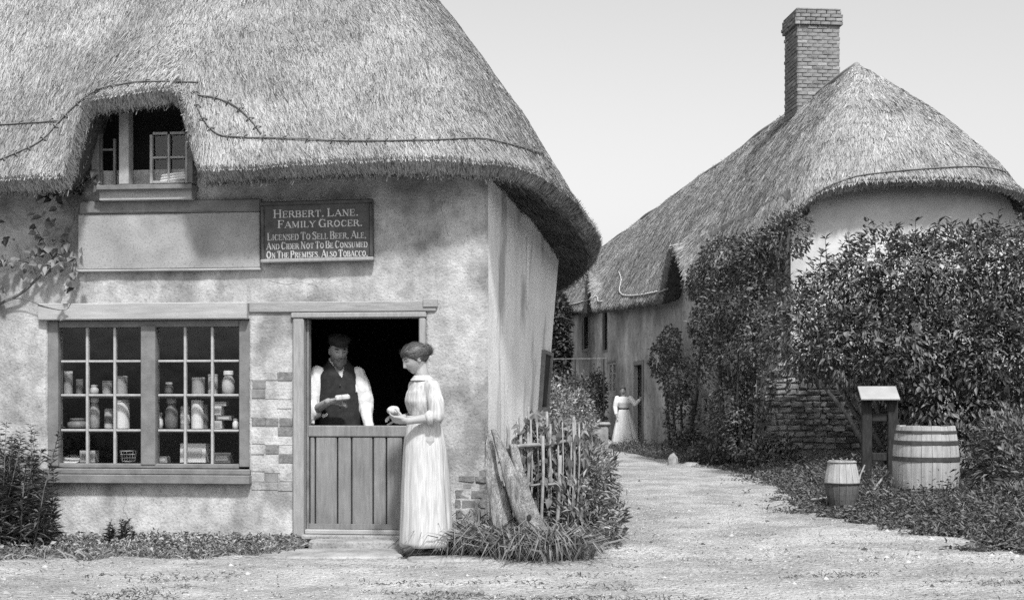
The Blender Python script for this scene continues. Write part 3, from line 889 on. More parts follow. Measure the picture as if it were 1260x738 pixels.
# end wall: rendered above, rubble below
mb = MB()
prof = [(0, -0.1), (CWID, -0.1), (CWID, 4.3), (3.6, 5.3), (0.8, 5.3), (0, 4.2)]
mb.add([(x, 0, z) for x, z in prof] + [(x, 0.3, z) for x, z in prof], [(0, 1, 2, 3, 4, 5), (6, 11, 10, 9, 8, 7)] + [(i, i+6, (i+1) % 6+6, (i+1) % 6) for i in range(6)])
mb.build('end_wall', M['cot_end'], cot)
mb = MB(); mb.box(CWID-.02, CWID-.3, .3, LEN, -.1, 4.4); mb.build('rear_wall', M['cot_wall'], cot)
mb = MB(); mb.box(0.05, CWID-.05, LEN-.3, LEN, -.1, 6.4); mb.build('far_wall', M['cot_wall'], cot)

# coursed rubble of the lower end wall and the yard wall joined to it
yard = MB(); yard.box(-0.62, 2.55, -0.42, -0.05, -0.1, 1.86); yo_ = yard.build('mortar_bed', M['rubble'], cot)
stone_meshes = []
for k in range(14):
    w, h = random.uniform(.09, .24), random.uniform(.078, .098)
    mb = MB(); mb.cbox(-w/2, w/2, -.05, .05, -h/2, h/2, .016)
    me = mb.mesh('stone')
    for v_ in me.vertices: v_.co += Vector((random.uniform(-.016, .016), random.uniform(-.018, .018), random.uniform(-.012, .012)))
    me.materials.append((M['rubble'], M['rubble'], M['stone'], M['brick_dark'], M['rubble'])[k % 5])
    stone_meshes.append((w, me))
z = 0.36
while z < 1.83:
    x = -0.62 + random.uniform(0, .1)
    while x < 2.45:
        w, me = random.choice(stone_meshes)
        link('stone', me, None, cot, loc=(x+w/2, -0.425+random.uniform(-.018, .018), z+.05+random.uniform(-.008, .008)), rot=(random.uniform(-.08, .08), random.uniform(-.09, .09), random.uniform(-.08, .08)))
        x += w + 0.012
    z += 0.103
# stone of the long wall foot, seen patchily: rough plinth
mb = MB(); mb.box(-0.09, 0.0, 0.01, 11.5, -.1, 0.9); mb.build('plinth', M['stone'], cot)

# openings' joinery
def jbox(name, key, f0, f1, g0, g1, d0, d1, m, parent):
    a, b, c, d = ops[key]
    mb = MB(); mb.cbox(d0, d1, a+(b-a)*f0, a+(b-a)*f1, c+(d-c)*g0, c+(d-c)*g1, .008); return mb.build(name, m, parent)
for key in ('window', 'lower', 'upper1', 'upper2'):
    wnd = empty('window'); wnd.parent = cot
    for f0, f1, g0, g1 in ((0, .14, 0, 1), (.86, 1, 0, 1), (.141, .859, 0, .07), (.141, .859, .93, 1), (.45, .55, .071, .929)):
        if key.startswith('upper') and f0 == .45: continue
        jbox('frame', key, f0, f1, g0, g1, 0.02, 0.10, M['bar_pale'] if key in ('window', 'lower') else M['paint_grey'], wnd)
    if key.startswith('upper'): continue      # stand open
    for f0, f1 in ((.141, .449), (.551, .859)):
        for g in (.33, .64):
            jbox('glazing_bar', key, f0, f1, g-.02, g+.02, 0.04, 0.07, M['bar_pale'], wnd)
        for g0, g1 in ((.071, .31), (.35, .62), (.66, .929)):
            jbox('pane', key, f0+.01, f1-.01, g0, g1, 0.05, 0.054, M['glass'], wnd)
d_ = empty('door'); d_.parent = cot
jbox('post', 'door', 0, .12, 0, 1, -.02, .12, M['paint_grey'], d_)
jbox('post', 'door', .88, 1, 0, 1, -.02, .12, M['bar_pale'], d_)
jbox('head', 'door', .121, .879, .95, 1, -.02, .12, M['paint_grey'], d_)
a, b, c, d = ops['door']
mb = MB(); mb.cbox(.3, 1.0, b-.1, b-.06, .05, d-.15, .005); mb.build('leaf', M['wood_dark'], d_)
# ---- roof
zr = 7.62
def eave_z(s): return float(np.interp(s, [0, 3, 8, 18, 27, 36], [4.0, 3.55, 3.5, 3.95, 4.45, 4.8]))
ctrl = []
for s in np.arange(36.5, 3.9, -0.5): ctrl.append((-0.5, s, eave_z(s)))
ctrl += [(-0.50, 3.2, 3.58), (-0.46, 1.8, 3.74), (-0.34, 0.6, 4.0), (-0.05, -0.28, 4.36), (0.45, -0.50, 4.70), (1.2, -0.52, 4.86), (2.0, -0.52, 4.92), (3.0, -0.52, 4.92), (3.8, -0.50, 4.78), (4.4, -0.30, 4.46), (4.78, 0.6, 4.05), (4.92, 1.8, 3.7), (4.95, 3.2, 3.55), (4.95, 8, 3.5), (4.95, 20, 3.9), (4.95, 36, 4.6)]
P = catmull(ctrl, 6)
P = resample(P, 0.11)
E = np.array([tuple(c2w(*p)) for p in P])
Rg = np.zeros_like(E); lift = np.zeros(len(E))
SR = 2.3
sN1, sN2 = cy(829, -.5), cy(725, -.5)
for i, p in enumerate(P):
    s = p[1]
    if s > 6: rs = s
    else:
        k = max(0.0, (s + 0.5) / 6.5); rs = SR + (6 - SR) * k ** 2.2
    if -.3 < p[0] < 4.6: rs = SR
    Rg[i] = c2w(2.0, rs, zr)
    if p[0] < 0:
        # two slits where the eave is cut up over small upper windows
        for sn, wd, hh in ((sN1, 1.5, 1.15), (sN2, 0.9, 1.25)):
            kk = abs(s - sn) / wd
            if kk < 1: lift[i] += hh * (1 - kk ** 1.6)
inset = np.full(len(E), 0.55)
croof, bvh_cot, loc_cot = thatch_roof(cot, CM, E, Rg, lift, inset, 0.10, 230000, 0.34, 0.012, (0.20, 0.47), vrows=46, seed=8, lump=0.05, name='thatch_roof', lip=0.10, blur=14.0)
# ridge cap roll
mb = MB(); mb.tube([(2.0 + .03*math.sin(s*1.3), s, zr+0.04+.03*math.sin(s*.9)) for s in np.arange(SR-.1, 36.2, .5)], 0.07, 8); mb.build('ridge_roll', M['stick'], croof, smooth=True)
for path, mm in (([(985, 258), (1000, 243), (1020, 230), (1050, 219), (1090, 213), (1150, 208), (1200, 206), (1235, 212), (1258, 224)], 'ligger'),
             ([(762, 334), (765, 345), (763, 358), (770, 364), (790, 363), (810, 359), (822, 354)], 'ligger_pale'),
             ([(697, 376), (712, 373), (728, 367), (735, 365), (737, 371), (742, 371)], 'ligger_pale'),
             ([(848, 333), (850, 345), (853, 356)], 'ligger_pale')):
    ligger(bvh_cot, loc_cot, path, M[mm], croof, rad=0.013 if mm == 'ligger' else .013, peg=.25)

# ---- chimney: bricks one by one
ch = empty('chimney'); ch.parent = cot
ch.location = (2.0, 4.9, 0)
W2, D2 = 0.46, 0.46
ZB, ZT = 6.3, 9.42
mb = MB(); mb.box(-W2+.012, W2-.012, -D2+.012, D2-.012, ZB-.6, ZT-.05); mb.build('flue_core', M['mortar'], ch)
H = 0.078
bl, bw_ = 0.215, 0.105
mb = MB(); mb.cbox(-.1025, .1025, -.051, .051, -.0335, .0335, .005); str_me = mb.mesh('brick'); 
brm = []
for k, mm in enumerate(('brick', 'brick', 'brick_pale', 'brick_dark')):
    me = str_me.copy(); me.materials.append(M[mm]); brm.append(me)
ncourse = int((ZT - ZB) / H)
for r_ in range(ncourse):
    z = ZB + (r_+.5)*H
    corb = 0.0
    if r_ >= ncourse-4: corb = 0.05 if r_ < ncourse-1 else 0.03
    w, d = W2+corb, D2+corb
    for face, (ln, off) in enumerate(((w, d), (d, w), (d, w))):
        if z < 6.9 and face != 1: continue
        x = -ln + (0 if r_ % 2 else -0.11)
        while x < ln - .02:
            a, b = max(x, -ln), min(x + .217, ln)
            x += .217
            if b - a < .06: continue
            me = random.choices(brm, (4, 4, 2.2 if r_ < 26 else .7, 1.2))[0]
            o = link('brick', me, None, ch)
            c = (a+b)/2; j = random.uniform(-.009, .009)
            if face == 0: o.location = (c, -off+.049+j, z)
            elif face == 1: o.location = (-off+.049+j, c, z); o.rotation_euler = (0, 0, R(90))
            else: o.location = (off-.049+j, c, z); o.rotation_euler = (0, 0, R(90))
            o.scale = ((b-a-random.uniform(.006, .02))/.205, 1, random.uniform(.9, 1.02)); o.rotation_euler.x = random.uniform(-.02, .02)
mb = MB(); mb.cbox(-W2-.02, W2+.02, -D2-.02, D2+.02, ZB+ncourse*H+.003, ZB+ncourse*H+.05, .015); mb.build('chimney_cap', M['mortar'], ch)

# ================================================================== SIGN BOARD
# a small stroke alphabet with thick stems, thin bars and serifs; cell 1 high
GL = {
 'A': (0.86, [(.43,1,.08,0,'n'),(.43,1,.78,0,'k'),(.2,.33,.64,.33,'n')], [(.08,0),(.78,0)]),
 'B': (0.74, [(.14,0,.14,1,'k'),(.14,1,.5,1,'n'),(.5,1,.6,.78,'k'),(.6,.78,.48,.54,'k'),(.14,.53,.5,.53,'n'),(.5,.53,.66,.28,'k'),(.66,.28,.52,0,'k'),(.14,0,.52,0,'n')], [(.14,0),(.14,1)]),
 'C': (0.78, [(.68,.82,.5,1,'n'),(.5,1,.3,1,'n'),(.3,1,.12,.7,'k'),(.12,.7,.12,.3,'k'),(.12,.3,.3,0,'k'),(.3,0,.52,0,'n'),(.52,0,.7,.2,'n'),(.68,1,.68,.76,'n')], []),
 'D': (0.84, [(.14,0,.14,1,'k'),(.14,1,.5,1,'n'),(.5,1,.72,.7,'k'),(.72,.7,.72,.3,'k'),(.72,.3,.5,0,'k'),(.14,0,.5,0,'n')], [(.14,0),(.14,1)]),
 'E': (0.70, [(.14,0,.14,1,'k'),(.14,1,.6,1,'n'),(.14,.52,.48,.52,'n'),(.14,0,.62,0,'n'),(.6,1,.6,.8,'n'),(.62,0,.62,.22,'n'),(.48,.42,.48,.62,'n')], [(.14,0),(.14,1)]),
 'F': (0.66, [(.14,0,.14,1,'k'),(.14,1,.6,1,'n'),(.14,.52,.46,.52,'n'),(.6,1,.6,.8,'n'),(.46,.42,.46,.62,'n')], [(.14,0),(.14,1)]),
 'G': (0.84, [(.68,.82,.5,1,'n'),(.5,1,.3,1,'n'),(.3,1,.12,.7,'k'),(.12,.7,.12,.3,'k'),(.12,.3,.3,0,'k'),(.3,0,.52,0,'n'),(.52,0,.68,.14,'n'),(.68,0,.68,.42,'k'),(.68,1,.68,.76,'n')], [(.68,.42)]),
 'H': (0.88, [(.16,0,.16,1,'k'),(.72,0,.72,1,'k'),(.16,.52,.72,.52,'n')], [(.16,0),(.16,1),(.72,0),(.72,1)]),
 'I': (0.40, [(.2,0,.2,1,'k')], [(.2,0),(.2,1)]),
 'L': (0.68, [(.14,0,.14,1,'k'),(.14,0,.6,0,'n'),(.6,0,.6,.24,'n')], [(.14,0),(.14,1)]),
 'M': (1.02, [(.16,0,.16,1,'n'),(.16,1,.5,.1,'k'),(.5,.1,.84,1,'n'),(.84,0,.84,1,'k')], [(.16,0),(.16,1),(.84,0),(.84,1)]),
 'N': (0.88, [(.16,0,.16,1,'n'),(.16,1,.72,0,'k'),(.72,0,.72,1,'n')], [(.16,0),(.16,1),(.72,1)]),
 'O': (0.86, [(.5,1,.32,1,'n'),(.32,1,.12,.68,'k'),(.12,.68,.12,.32,'k'),(.12,.32,.32,0,'k'),(.32,0,.52,0,'n'),(.52,0,.74,.32,'k'),(.74,.32,.74,.68,'k'),(.74,.68,.52,1,'k')], []),
 'P': (0.70, [(.14,0,.14,1,'k'),(.14,1,.48,1,'n'),(.48,1,.62,.76,'k'),(.62,.76,.48,.48,'k'),(.14,.48,.48,.48,'n')], [(.14,0),(.14,1)]),
 'R': (0.80, [(.14,0,.14,1,'k'),(.14,1,.48,1,'n'),(.48,1,.6,.77,'k'),(.6,.77,.46,.52,'k'),(.14,.52,.46,.52,'n'),(.4,.52,.72,0,'k')], [(.14,0),(.14,1),(.72,0)]),
 'S': (0.66, [(.54,.84,.4,1,'n'),(.4,1,.22,1,'n'),(.22,1,.1,.8,'k'),(.1,.8,.54,.36,'k'),(.54,.36,.56,.2,'k'),(.56,.2,.42,0,'k'),(.42,0,.22,0,'n'),(.22,0,.08,.2,'n'),(.08,0,.08,.24,'n'),(.55,1,.55,.78,'n')], []),
 'T': (0.76, [(.38,0,.38,1,'k'),(.06,1,.7,1,'n'),(.06,1,.06,.78,'n'),(.7,1,.7,.78,'n')], [(.38,0)]),
 'U': (0.84, [(.16,.25,.16,1,'k'),(.16,.25,.32,0,'k'),(.32,0,.52,0,'n'),(.52,0,.68,.25,'n'),(.68,.25,.68,1,'n')], [(.16,1),(.68,1)]),
 'Y': (0.80, [(.4,0,.4,.48,'k'),(.08,1,.4,.48,'k'),(.72,1,.4,.48,'n')], [(.4,0),(.08,1),(.72,1)]),
 '.': (0.34, [(.1,.05,.22,.05,'k')], []),
 ',': (0.34, [(.1,.05,.22,.05,'k'),(.2,.05,.1,-.16,'n')], []),
}
def lettering(text, x0, x1, z, hbig, hsmall, y):
    """small capitals: lower-case letters are drawn as short capitals. returns MB"""
    items, w = [], 0.0
    for c in text:
        if c == ' ': w += 0.30*hsmall; continue
        h = hbig if (c.isupper()) else hsmall
        g = GL[c.upper()]; items.append((g, w, h)); w += (g[0]+0.06)*h
    k = (x1-x0)/w
    mb = MB()
    e = [0]
    def bar(xa, za, xb, zb, t):
        d = Vector((xb-xa, zb-za)); 
        if d.length < 1e-6: return
        d.normalize(); p = Vector((-d.y, d.x))*t/2; d = d*t*0.3
        e[0] = (e[0]+1) % 7; yy = y - 0.0003*e[0]
        mb.add([(xa-d.x+p.x, yy, za-d.y+p.y), (xa-d.x-p.x, yy, za-d.y-p.y), (xb+d.x-p.x, yy, zb+d.y-p.y), (xb+d.x+p.x, yy, zb+d.y+p.y)], [(0, 1, 2, 3)])
    for g, gx, h in items:
        for xa, za, xb, zb, kind in g[1]:
            t = (0.20 if kind == 'k' else 0.09)*h
            bar(x0+(gx+xa*h)*k, z+za*h, x0+(gx+xb*h)*k, z+zb*h, t)
        for sx, sz in g[2]:
            bar(x0+(gx+(sx-.13)*h)*k, z+sz*h, x0+(gx+(sx+.13)*h)*k, z+sz*h, 0.07*h)
    return mb
sgc = l2w(lx(392), -0.07, lz(392, 286)); 
sign = empty('shop_sign', sgc, -TH)
tag(sign, 'black painted grocer and ale licence board with white capitals above the shop door', 'sign')
sx0, sx1 = lx(324.5)-lx(392), lx(461)-lx(392)
sz0, sz1 = lz(392, 323.5)-lz(392, 286), lz(392, 249)-lz(392, 286)
tilt = 0.012
sign.rotation_euler = (0, -tilt, -TH)
mb = MB(); mb.cbox(sx0, sx1, 0, 0.05, sz0, sz1, .004); mb.build('board', M['sign_black'], sign)
fw = 0.028
for a, b, c, d in ((sx0, sx1, sz1-fw, sz1), (sx0, sx1, sz0, sz0+fw)):
    mb = MB(); mb.cbox(a-.006, b+.006, -0.022, 0.03, c, d+.004, .008); mb.build('frame', M['sign_black'] if d == sz1 else M['door_frame'], sign)
for a, b in ((sx0, sx0+fw), (sx1-fw, sx1)):
    mb = MB(); mb.cbox(a, b, -0.020, 0.03, sz0+fw+.002, sz1-fw-.002, .008); mb.build('frame', M['sign_black'], sign)
W_ = sx1-sx0; H_ = sz1-sz0
def sp(u): return sx0 + W_*u
def sq(v): return sz1 - H_*v
for txt, u0, u1, v, hb, hs, mt in (('Herbert. Lane.', .11, .88, .255, .062, .050, 'letter'), ('Family Grocer.', .15, .915, .425, .060, .048, 'letter'),
        ('Licensed To Sell Beer, Ale,', .055, .945, .625, .058, .044, 'letter_worn'), ('And Cider Not To Be Consumed', .045, .955, .775, .055, .042, 'letter_worn'),
        ('On The Premises. Also Tobacco.', .045, .955, .92, .055, .042, 'letter_worn')):
    lettering(txt, sp(u0), sp(u1), sq(v), hb, hs, -0.0015).build('lettering', M[mt], sign)

# ================================================================== GOODS IN THE WINDOW
TONES = {'white': mat('tin_white', .72, .8, 12, .5, .1, spec=.4), 'grey': mat('tin_grey', .28, .38, 12, .5, .1, spec=.4), 'dark': mat('tin_dark', .12, .2, 12, .5, .1, spec=.4), 'mid': mat('tin_mid', .45, .55, 12, .5, .1, spec=.4)}
def good_base(px, py, y):
    return l2w(lx(px, y), y, lz(180, py) + 0.001)
def tin(px, py, top, wpx, tone, label, lidtone=None, y=0.21, name='tin', band=None):
    w = wpx / 146.0; h = (py - top) / 146.0
    o = empty(name, good_base(px, py, y), random.uniform(-.3, .3)); tag(o, label, 'tin', 'goods in the shop window')
    mb = MB(); mb.lathe([(w*.46, 0), (w*.5, .004), (w*.5, h*.86), (w*.47, h*.88)], 18); mb.build('body', TONES[tone], o, smooth=False)
    mb = MB(); mb.lathe([(w*.49, h*.885), (w*.51, h*.89), (w*.51, h*.97), (w*.44, h)], 18); mb.build('lid', TONES[lidtone or tone], o)
    if band:
        mb = MB(); mb.lathe([(w*.503, h*.25), (w*.506, h*.26), (w*.506, h*.62), (w*.503, h*.63)], 18, cap=False); mb.build('paper_label', TONES[band], o)
    return o
def jar(px, py, top, wpx, tone, label, y=0.21, name='jar', cat='jar', lid='mid'):
    w = wpx / 146.0; h = (py - top) / 146.0
    o = empty(name, good_base(px, py, y)); tag(o, label, cat, 'goods in the shop window')
    mb = MB(); mb.lathe([(w*.40, 0), (w*.48, h*.03), (w*.5, h*.3), (w*.48, h*.58), (w*.34, h*.72), (w*.30, h*.82)], 18); mb.build('body', TONES[tone], o, smooth=True)
    mb = MB(); mb.lathe([(w*.37, h*.82), (w*.38, h*.83), (w*.38, h*.98), (w*.33, h)], 18); mb.build('stopper', TONES[lid], o)
    return o
def packet(px, py, top, wpx, tone, label, y=0.21, rz=0.0, name='packet', dep=0.09, lean=0.0, cat='packet'):
    w = wpx / 146.0; h = (py - top) / 146.0
    o = empty(name, good_base(px, py, y), rz - TH); tag(o, label, cat, 'goods in the shop window')
    mb = MB(); mb.cbox(-w/2, w/2, -dep/2, dep/2, 0, h, .003); mb.build('carton', TONES[tone], o, rot=(lean, 0, 0))
    mb = MB(); mb.cbox(-w*.36, w*.36, -dep/2-.003, -dep/2+.001, h*.25, h*.72, .0008); mb.build('paper_label', TONES['mid' if tone != 'mid' else 'grey'], o, rot=(lean, 0, 0))
    return o
tin(84, 485, 456, 11, 'grey', 'small grey tin with bright lid, leftmost on upper window shelf', 'white')
jar(116, 485, 473, 11, 'mid', 'short pale pot next to the leftmost tin on upper window shelf')
tin(148.5, 485, 462, 17, 'grey', 'wide grey canister by the mullion on upper window shelf')
tin(244, 485, 464, 16, 'grey', 'grey canister in right sash on upper window shelf', 'mid')
jar(281, 485, 456, 16, 'mid', 'stoppered pale jar at right end of upper window shelf', lid='white')
jar(96, 528, 515, 26, 'dark', 'low dark mounded bowl on the middle window shelf at left', cat='bowl', name='bowl', lid='dark')
jar(116.5, 528, 488, 13, 'grey', 'narrow banded bottle on the middle window shelf', name='bottle', cat='bottle', lid='white')
tin(149.5, 528, 491, 20, 'white', 'large white canister by the mullion on middle window shelf', 'mid')
jar(195, 528, 508, 12, 'white', 'small white jug just right of the window mullion', name='jug', cat='jug', lid='grey')
jar(211, 528, 490, 16, 'dark', 'dark shouldered jar on middle window shelf in right sash', lid='grey')
tin(243, 528, 492, 15, 'white', 'white canister with dark side strip in right sash', band='white')
tin(252.5, 528, 498, 8, 'dark', 'thin dark tin pressed against the white right sash canister', y=.25)
packet(268, 528, 518, 14, 'mid', 'pale packet at the bottom of the right sash packet pile', name='packet')
o = packet(277, 517.4, 511.5, 20, 'dark', 'dark flat packet lying across the right sash packet pile')
o = packet(268, 511, 500, 13, 'white', 'white packet second from top of the packet pile')
packet(272, 499.6, 494, 17, 'mid', 'flat pale packet on top of the packet pile')
jar(290, 528, 515, 8, 'white', 'tiny white pot at right end of the middle window shelf', name='pot', cat='pot')
packet(241, 571, 547, 33, 'white', 'big white box leaning on the window ledge in right sash', dep=.16, lean=-.05, name='box', cat='box', y=.3)
packet(201, 571, 563, 14, 'grey', 'small grey box on the window ledge beside the mullion', name='box', cat='box', y=.26)
jar(72, 571, 559, 9, 'white', 'small white pot at left end of window ledge', name='pot', cat='pot', y=.26)
o = empty('plate', good_base(88, 569, .27)); tag(o, 'white plate propped on the window ledge at far left', 'plate', 'goods in the shop window')
mb = MB(); mb.lathe([(.03, 0), (.05, .004), (.085, .014), (.088, .017), (.05, .008), (.0, .006)], 20, cap=False); mb.build('dish', TONES['white'], o, rot=(.5, 0, 0), smooth=True)
o = empty('wire_basket', good_base(158, 571, .28)); tag(o, 'wire basket on the window ledge left of the mullion', 'basket', 'goods in the shop window')
for k in range(4):
    mb = MB(); r = .055+.006*k; mb.tube([(r*math.cos(t), r*.7*math.sin(t), .01+.03*k) for t in np.linspace(0, 6.28, 17)], .0035, 5); mb.build('hoop', TONES['mid'], o)
for k in range(8):
    t = k*math.pi/4; mb = MB(); mb.tube([(.055*math.cos(t), .0385*math.sin(t), .01), (.073*math.cos(t), .051*math.sin(t), .10)], .0025, 5); mb.build('rib', TONES['mid'], o)

tin(98, 485, 466, 9, 'dark', 'slim dark tin behind the gap left of the short pale pot', y=.25)
tin(132, 485, 468, 12, 'grey', 'squat grey tin between pale pot and wide canister', 'dark', y=.25)
jar(208, 485, 470, 11, 'dark', 'small dark jar on upper window shelf right of the mullion', y=.25)
tin(262, 485, 460, 12, 'mid', 'pale tin with grey band between canister and stoppered jar', 'grey', band='grey', y=.25)
tin(134, 528, 503, 11, 'mid', 'pale tin with dark band beside the banded bottle', 'grey', band='dark', y=.25)
tin(228, 528, 500, 12, 'grey', 'grey tin between dark jar and white right sash canister', 'mid', band='white', y=.25)
packet(110, 571, 556, 20, 'mid', 'pale carton on the window ledge right of the plate', name='box', cat='box', y=.28)
packet(275, 571, 558, 22, 'dark', 'dark carton at the right end of the window ledge', name='box', cat='box', y=.28)

# the dormer: a folded cloth on the sill
o = empty('folded_cloth', l2w(lx(213, -.1), -0.02, lz(170, 222, -.1)), -TH); tag(o, 'pale folded cloth lying on the open dormer sill', 'cloth')
mb = MB(); 
for k in range(3): mb.cbox(-.13+.01*k, .12-.015*k, -.05, .05, .022*k, .022*k+.02, .008)
mb.build('fold', M['white_cloth'], o, rot=(0, -.12, 0))

# ================================================================== DOORSTEP AND KERB STONES
def slab(pxa, pxb, ya, yb, h, label, seed, wob=.03):
    x0, x1 = (pxa-630)/F*((ya+yb)/2), (pxb-630)/F*((ya+yb)/2)
    n = 26; c = ((x0+x1)/2, (ya+yb)/2); rx, ry = (x1-x0)/2, (yb-ya)/2
    ring = []
    for k in range(n):
        t = 2*math.pi*k/n; ct, st = math.cos(t), math.sin(t)
        e = (abs(ct)**5+abs(st)**5)**(-1/5)
        q = 1 + wob*3*noise.noise(Vector((ct*1.5, st*1.5, seed)))
        ring.append((ct*e*rx*q, st*e*ry*q))
    mb = MB()
    vs = [(x, y, -.06) for x, y in ring] + [(x, y, h-.015) for x, y in ring] + [(x*.97, y*.95, h + .006*noise.noise(Vector((x*3, y*3, seed)))) for x, y in ring] + [(0, 0, h+.004)]
    fs = []
    for a in (0, n):
        for k in range(n): fs.append((a+k, a+(k+1) % n, a+n+(k+1) % n, a+n+k))
    for k in range(n): fs.append((2*n+k, 2*n+(k+1) % n, 3*n))
    mb.add(vs, fs)
    o = mb.build('paving_stone', M['slab'], None, loc=(c[0], c[1], ground_z(*c)))
    tag(o, label, 'paving stone', 'flat stones before the shop door')
slab(325, 500, 9.85, 10.42, .025, 'worn pale slab on the ground before the half door', 1.0)
slab(502, 612, 9.66, 10.0, .018, 'smaller pale slab right of the doorstep below the shop corner', 2.0, .05)
slab(380, 520, 10.43, 10.63, .075, 'narrow step tight below the shop threshold', 3.0, .01)

# ================================================================== BARREL, TUB, STAND
def barrel(loc, rmax, rend, h, nst=20):
    o = empty('barrel', loc, .2); tag(o, 'pale upright wooden barrel with dark iron hoops beside the lane', 'barrel')
    prof = lambda k: rend + (rmax-rend)*(1-(2*k-1)**2)
    for s in range(nst):
        a0, a1 = 2*math.pi*s/nst+.006, 2*math.pi*(s+1)/nst-.006
        vs, fs = [], []
        j = random.uniform(-.002, .002); top = h + random.uniform(-.006, .006)
        K = 12
        for i in range(K+1):
            k = i/K; r = prof(k)+j; z = top*k
            for a in (a0, (a0+a1)/2, a1): vs.append((r*math.cos(a), r*math.sin(a), z))
            for a in (a1, a0): vs.append(((r-.025)*math.cos(a), (r-.025)*math.sin(a), z))
        for i in range(K):
            for q in range(5): fs.append((i*5+q, i*5+(q+1) % 5, (i+1)*5+(q+1) % 5, (i+1)*5+q))
        fs.append((4, 3, 2, 1, 0)); fs.append(tuple(K*5+q for q in range(5)))
        mb = MB(); mb.add(vs, fs); mb.build('stave', M['barrel'], o)
    for k, wd in ((.93, .03), (.80, .045), (.60, .05), (.22, .045), (.05, .04)):
        k0, k1 = k-wd/h/2, k+wd/h/2
        r0, r1 = prof(max(k0, 0)), prof(min(k1, 1))
        mb = MB(); n = 40; vs, fs = [], []
        for i in range(n):
            a = 2*math.pi*i/n
            for r, z in ((r0+.004, k0*h), (r0+.010, k0*h), (r1+.010, k1*h), (r1+.004, k1*h)): vs.append((r*math.cos(a), r*math.sin(a), z))
        for i in range(n):
            for q in range(4): fs.append((i*4+q, ((i+1) % n)*4+q, ((i+1) % n)*4+(q+1) % 4, i*4+(q+1) % 4))
        mb.add(vs, fs); mb.build('hoop', M['iron'], o)
    mb = MB(); mb.lathe([(.0, h*.93), (rend*.97, h*.93), (rend*.97, h*.90), (0, h*.90)], 30, cap=False); mb.build('head', M['wood_dark'], o)
    return o
bp = at(1139, 625, 15.0); barrel((bp.x, bp.y, ground_z(bp.x, bp.y)-.02), 0.372, 0.322, 0.93)

def tub(loc):
    o = empty('wooden_tub', loc, .4); tag(o, 'small staved tub with pale upper band, filled with twigs, at the verge', 'tub')
    h = .54; N = 16
    pr = [(0, .125), (.25, .170), (.5, .196), (.56, .197), (.8, .172), (1, .148)]
    pf = lambda k: float(np.interp(k, [a for a, _ in pr], [b for _, b in pr]))
    for s in range(N):
        a0, a1 = 2*math.pi*s/N+.01, 2*math.pi*(s+1)/N-.01
        for lo, hi, mm in ((0, .53, 'wood_tub'), (.54, 1.0, 'barrel')):
            vs, fs = [], []; K = 5
            for i in range(K+1):
                k = lo+(hi-lo)*i/K; r = pf(k)
                for a in (a0, a1): vs.append((r*math.cos(a), r*math.sin(a), k*h))
                for a in (a1, a0): vs.append(((r-.018)*math.cos(a), (r-.018)*math.sin(a), k*h))
            for i in range(K):
                for q in range(4): fs.append((i*4+q, i*4+(q+1) % 4, (i+1)*4+(q+1) % 4, (i+1)*4+q))
            fs += [(3, 2, 1, 0), tuple(K*4+q for q in range(4))]
            mb = MB(); mb.add(vs, fs); mb.build('stave', M[mm], o)
    for k in (.535, .97, .06):
        mb = MB(); r = pf(k); mb.tube([((r+.004)*math.cos(t), (r+.004)*math.sin(t), k*h) for t in np.linspace(0, 6.2832, 29)], .009, 5); mb.build('hoop', M['iron'] if k < .9 else M['stick'], o)
    mb = MB(); mb.lathe([(0, h*.8), (.14, h*.8)], 16, cap=False); mb.build('filling', M['wood_dark'], o)
    for k in range(14):
        a, r = random.uniform(0, 6.28), random.uniform(0, .10); b = random.uniform(0, 6.28)
        p = Vector((r*math.cos(a), r*math.sin(a), h*.84)); q = p + Vector((math.cos(b)*.1, math.sin(b)*.1, random.uniform(.05, .12)))
        mb = MB(); mb.tube([p, (p+q)/2+Vector((0, 0, .015)), q], .006, 5); mb.build('twig', M['stick'], o)
tp = at(1036, 622, 14.55); tub((tp.x, tp.y, ground_z(tp.x, tp.y)-.01))

sp_ = at(1080, 600, 16.6)
st = empty('hooded_post_stand', (sp_.x, sp_.y, ground_z(sp_.x, sp_.y)), R(-12)); tag(st, 'dark two-post stand with pale sloping lid between tub and barrel', 'stand')
for x in (-.13, .19):
    mb = MB(); mb.cbox(x-.07, x+.055, -.06, .06, -.05, 1.20, .01); mb.build('post', M['wood_dark'], st)
for z in (.42, .92):
    mb = MB(); mb.cbox(-.075, .115, -.03, .03, z, z+.1, .008); mb.build('crosspiece', M['wood_dark'], st)
mb = MB(); mb.cbox(-.23, .25, -.20, .20, 0, .025, .006); mb.build('lid', M['board_pale'], st, loc=(0.0, 0, 1.27), rot=(R(24), 0, R(4)))

def timber(pa, pb, r, label, nm='pole', mt='stick', flat=False):
    pa, pb = Vector(pa), Vector(pb); o = empty(nm, pa); tag(o, label, nm, 'loose timber by the verge')
    d = pb-pa
    if flat:
        mb = MB(); mb.cbox(0, d.length, -r, r, -.012, .012, .004); mb.build('board', M[mt], o, rot=d.to_track_quat('X', 'Z').to_euler())
    else:
        mb = MB(); mb.tube([(0, 0, 0), d*.33+Vector((.01, 0, .012)), d*.66+Vector((-.006, 0, .008)), d], [r, r*.95, r*.9, r*.8], 7); mb.build('rod', M[mt], o, smooth=True)
timber(at(1067, 612, 14.9), at(1094, 580, 15.4), .016, 'thin pale pole leaning between tub and barrel')
timber(at(1050, 610, 14.7), at(1064, 572, 15.2), .012, 'short pale stick leaning on the tub right side')
timber(at(1000, 615, 15.0), at(1022, 612, 15.1), .05, 'pale board lying left of the tub', 'board', 'barrel', True)
timber(at(1052, 611, 15.0), at(1068, 615, 15.0), .035, 'pale board lying right of the tub', 'board', 'barrel', True)
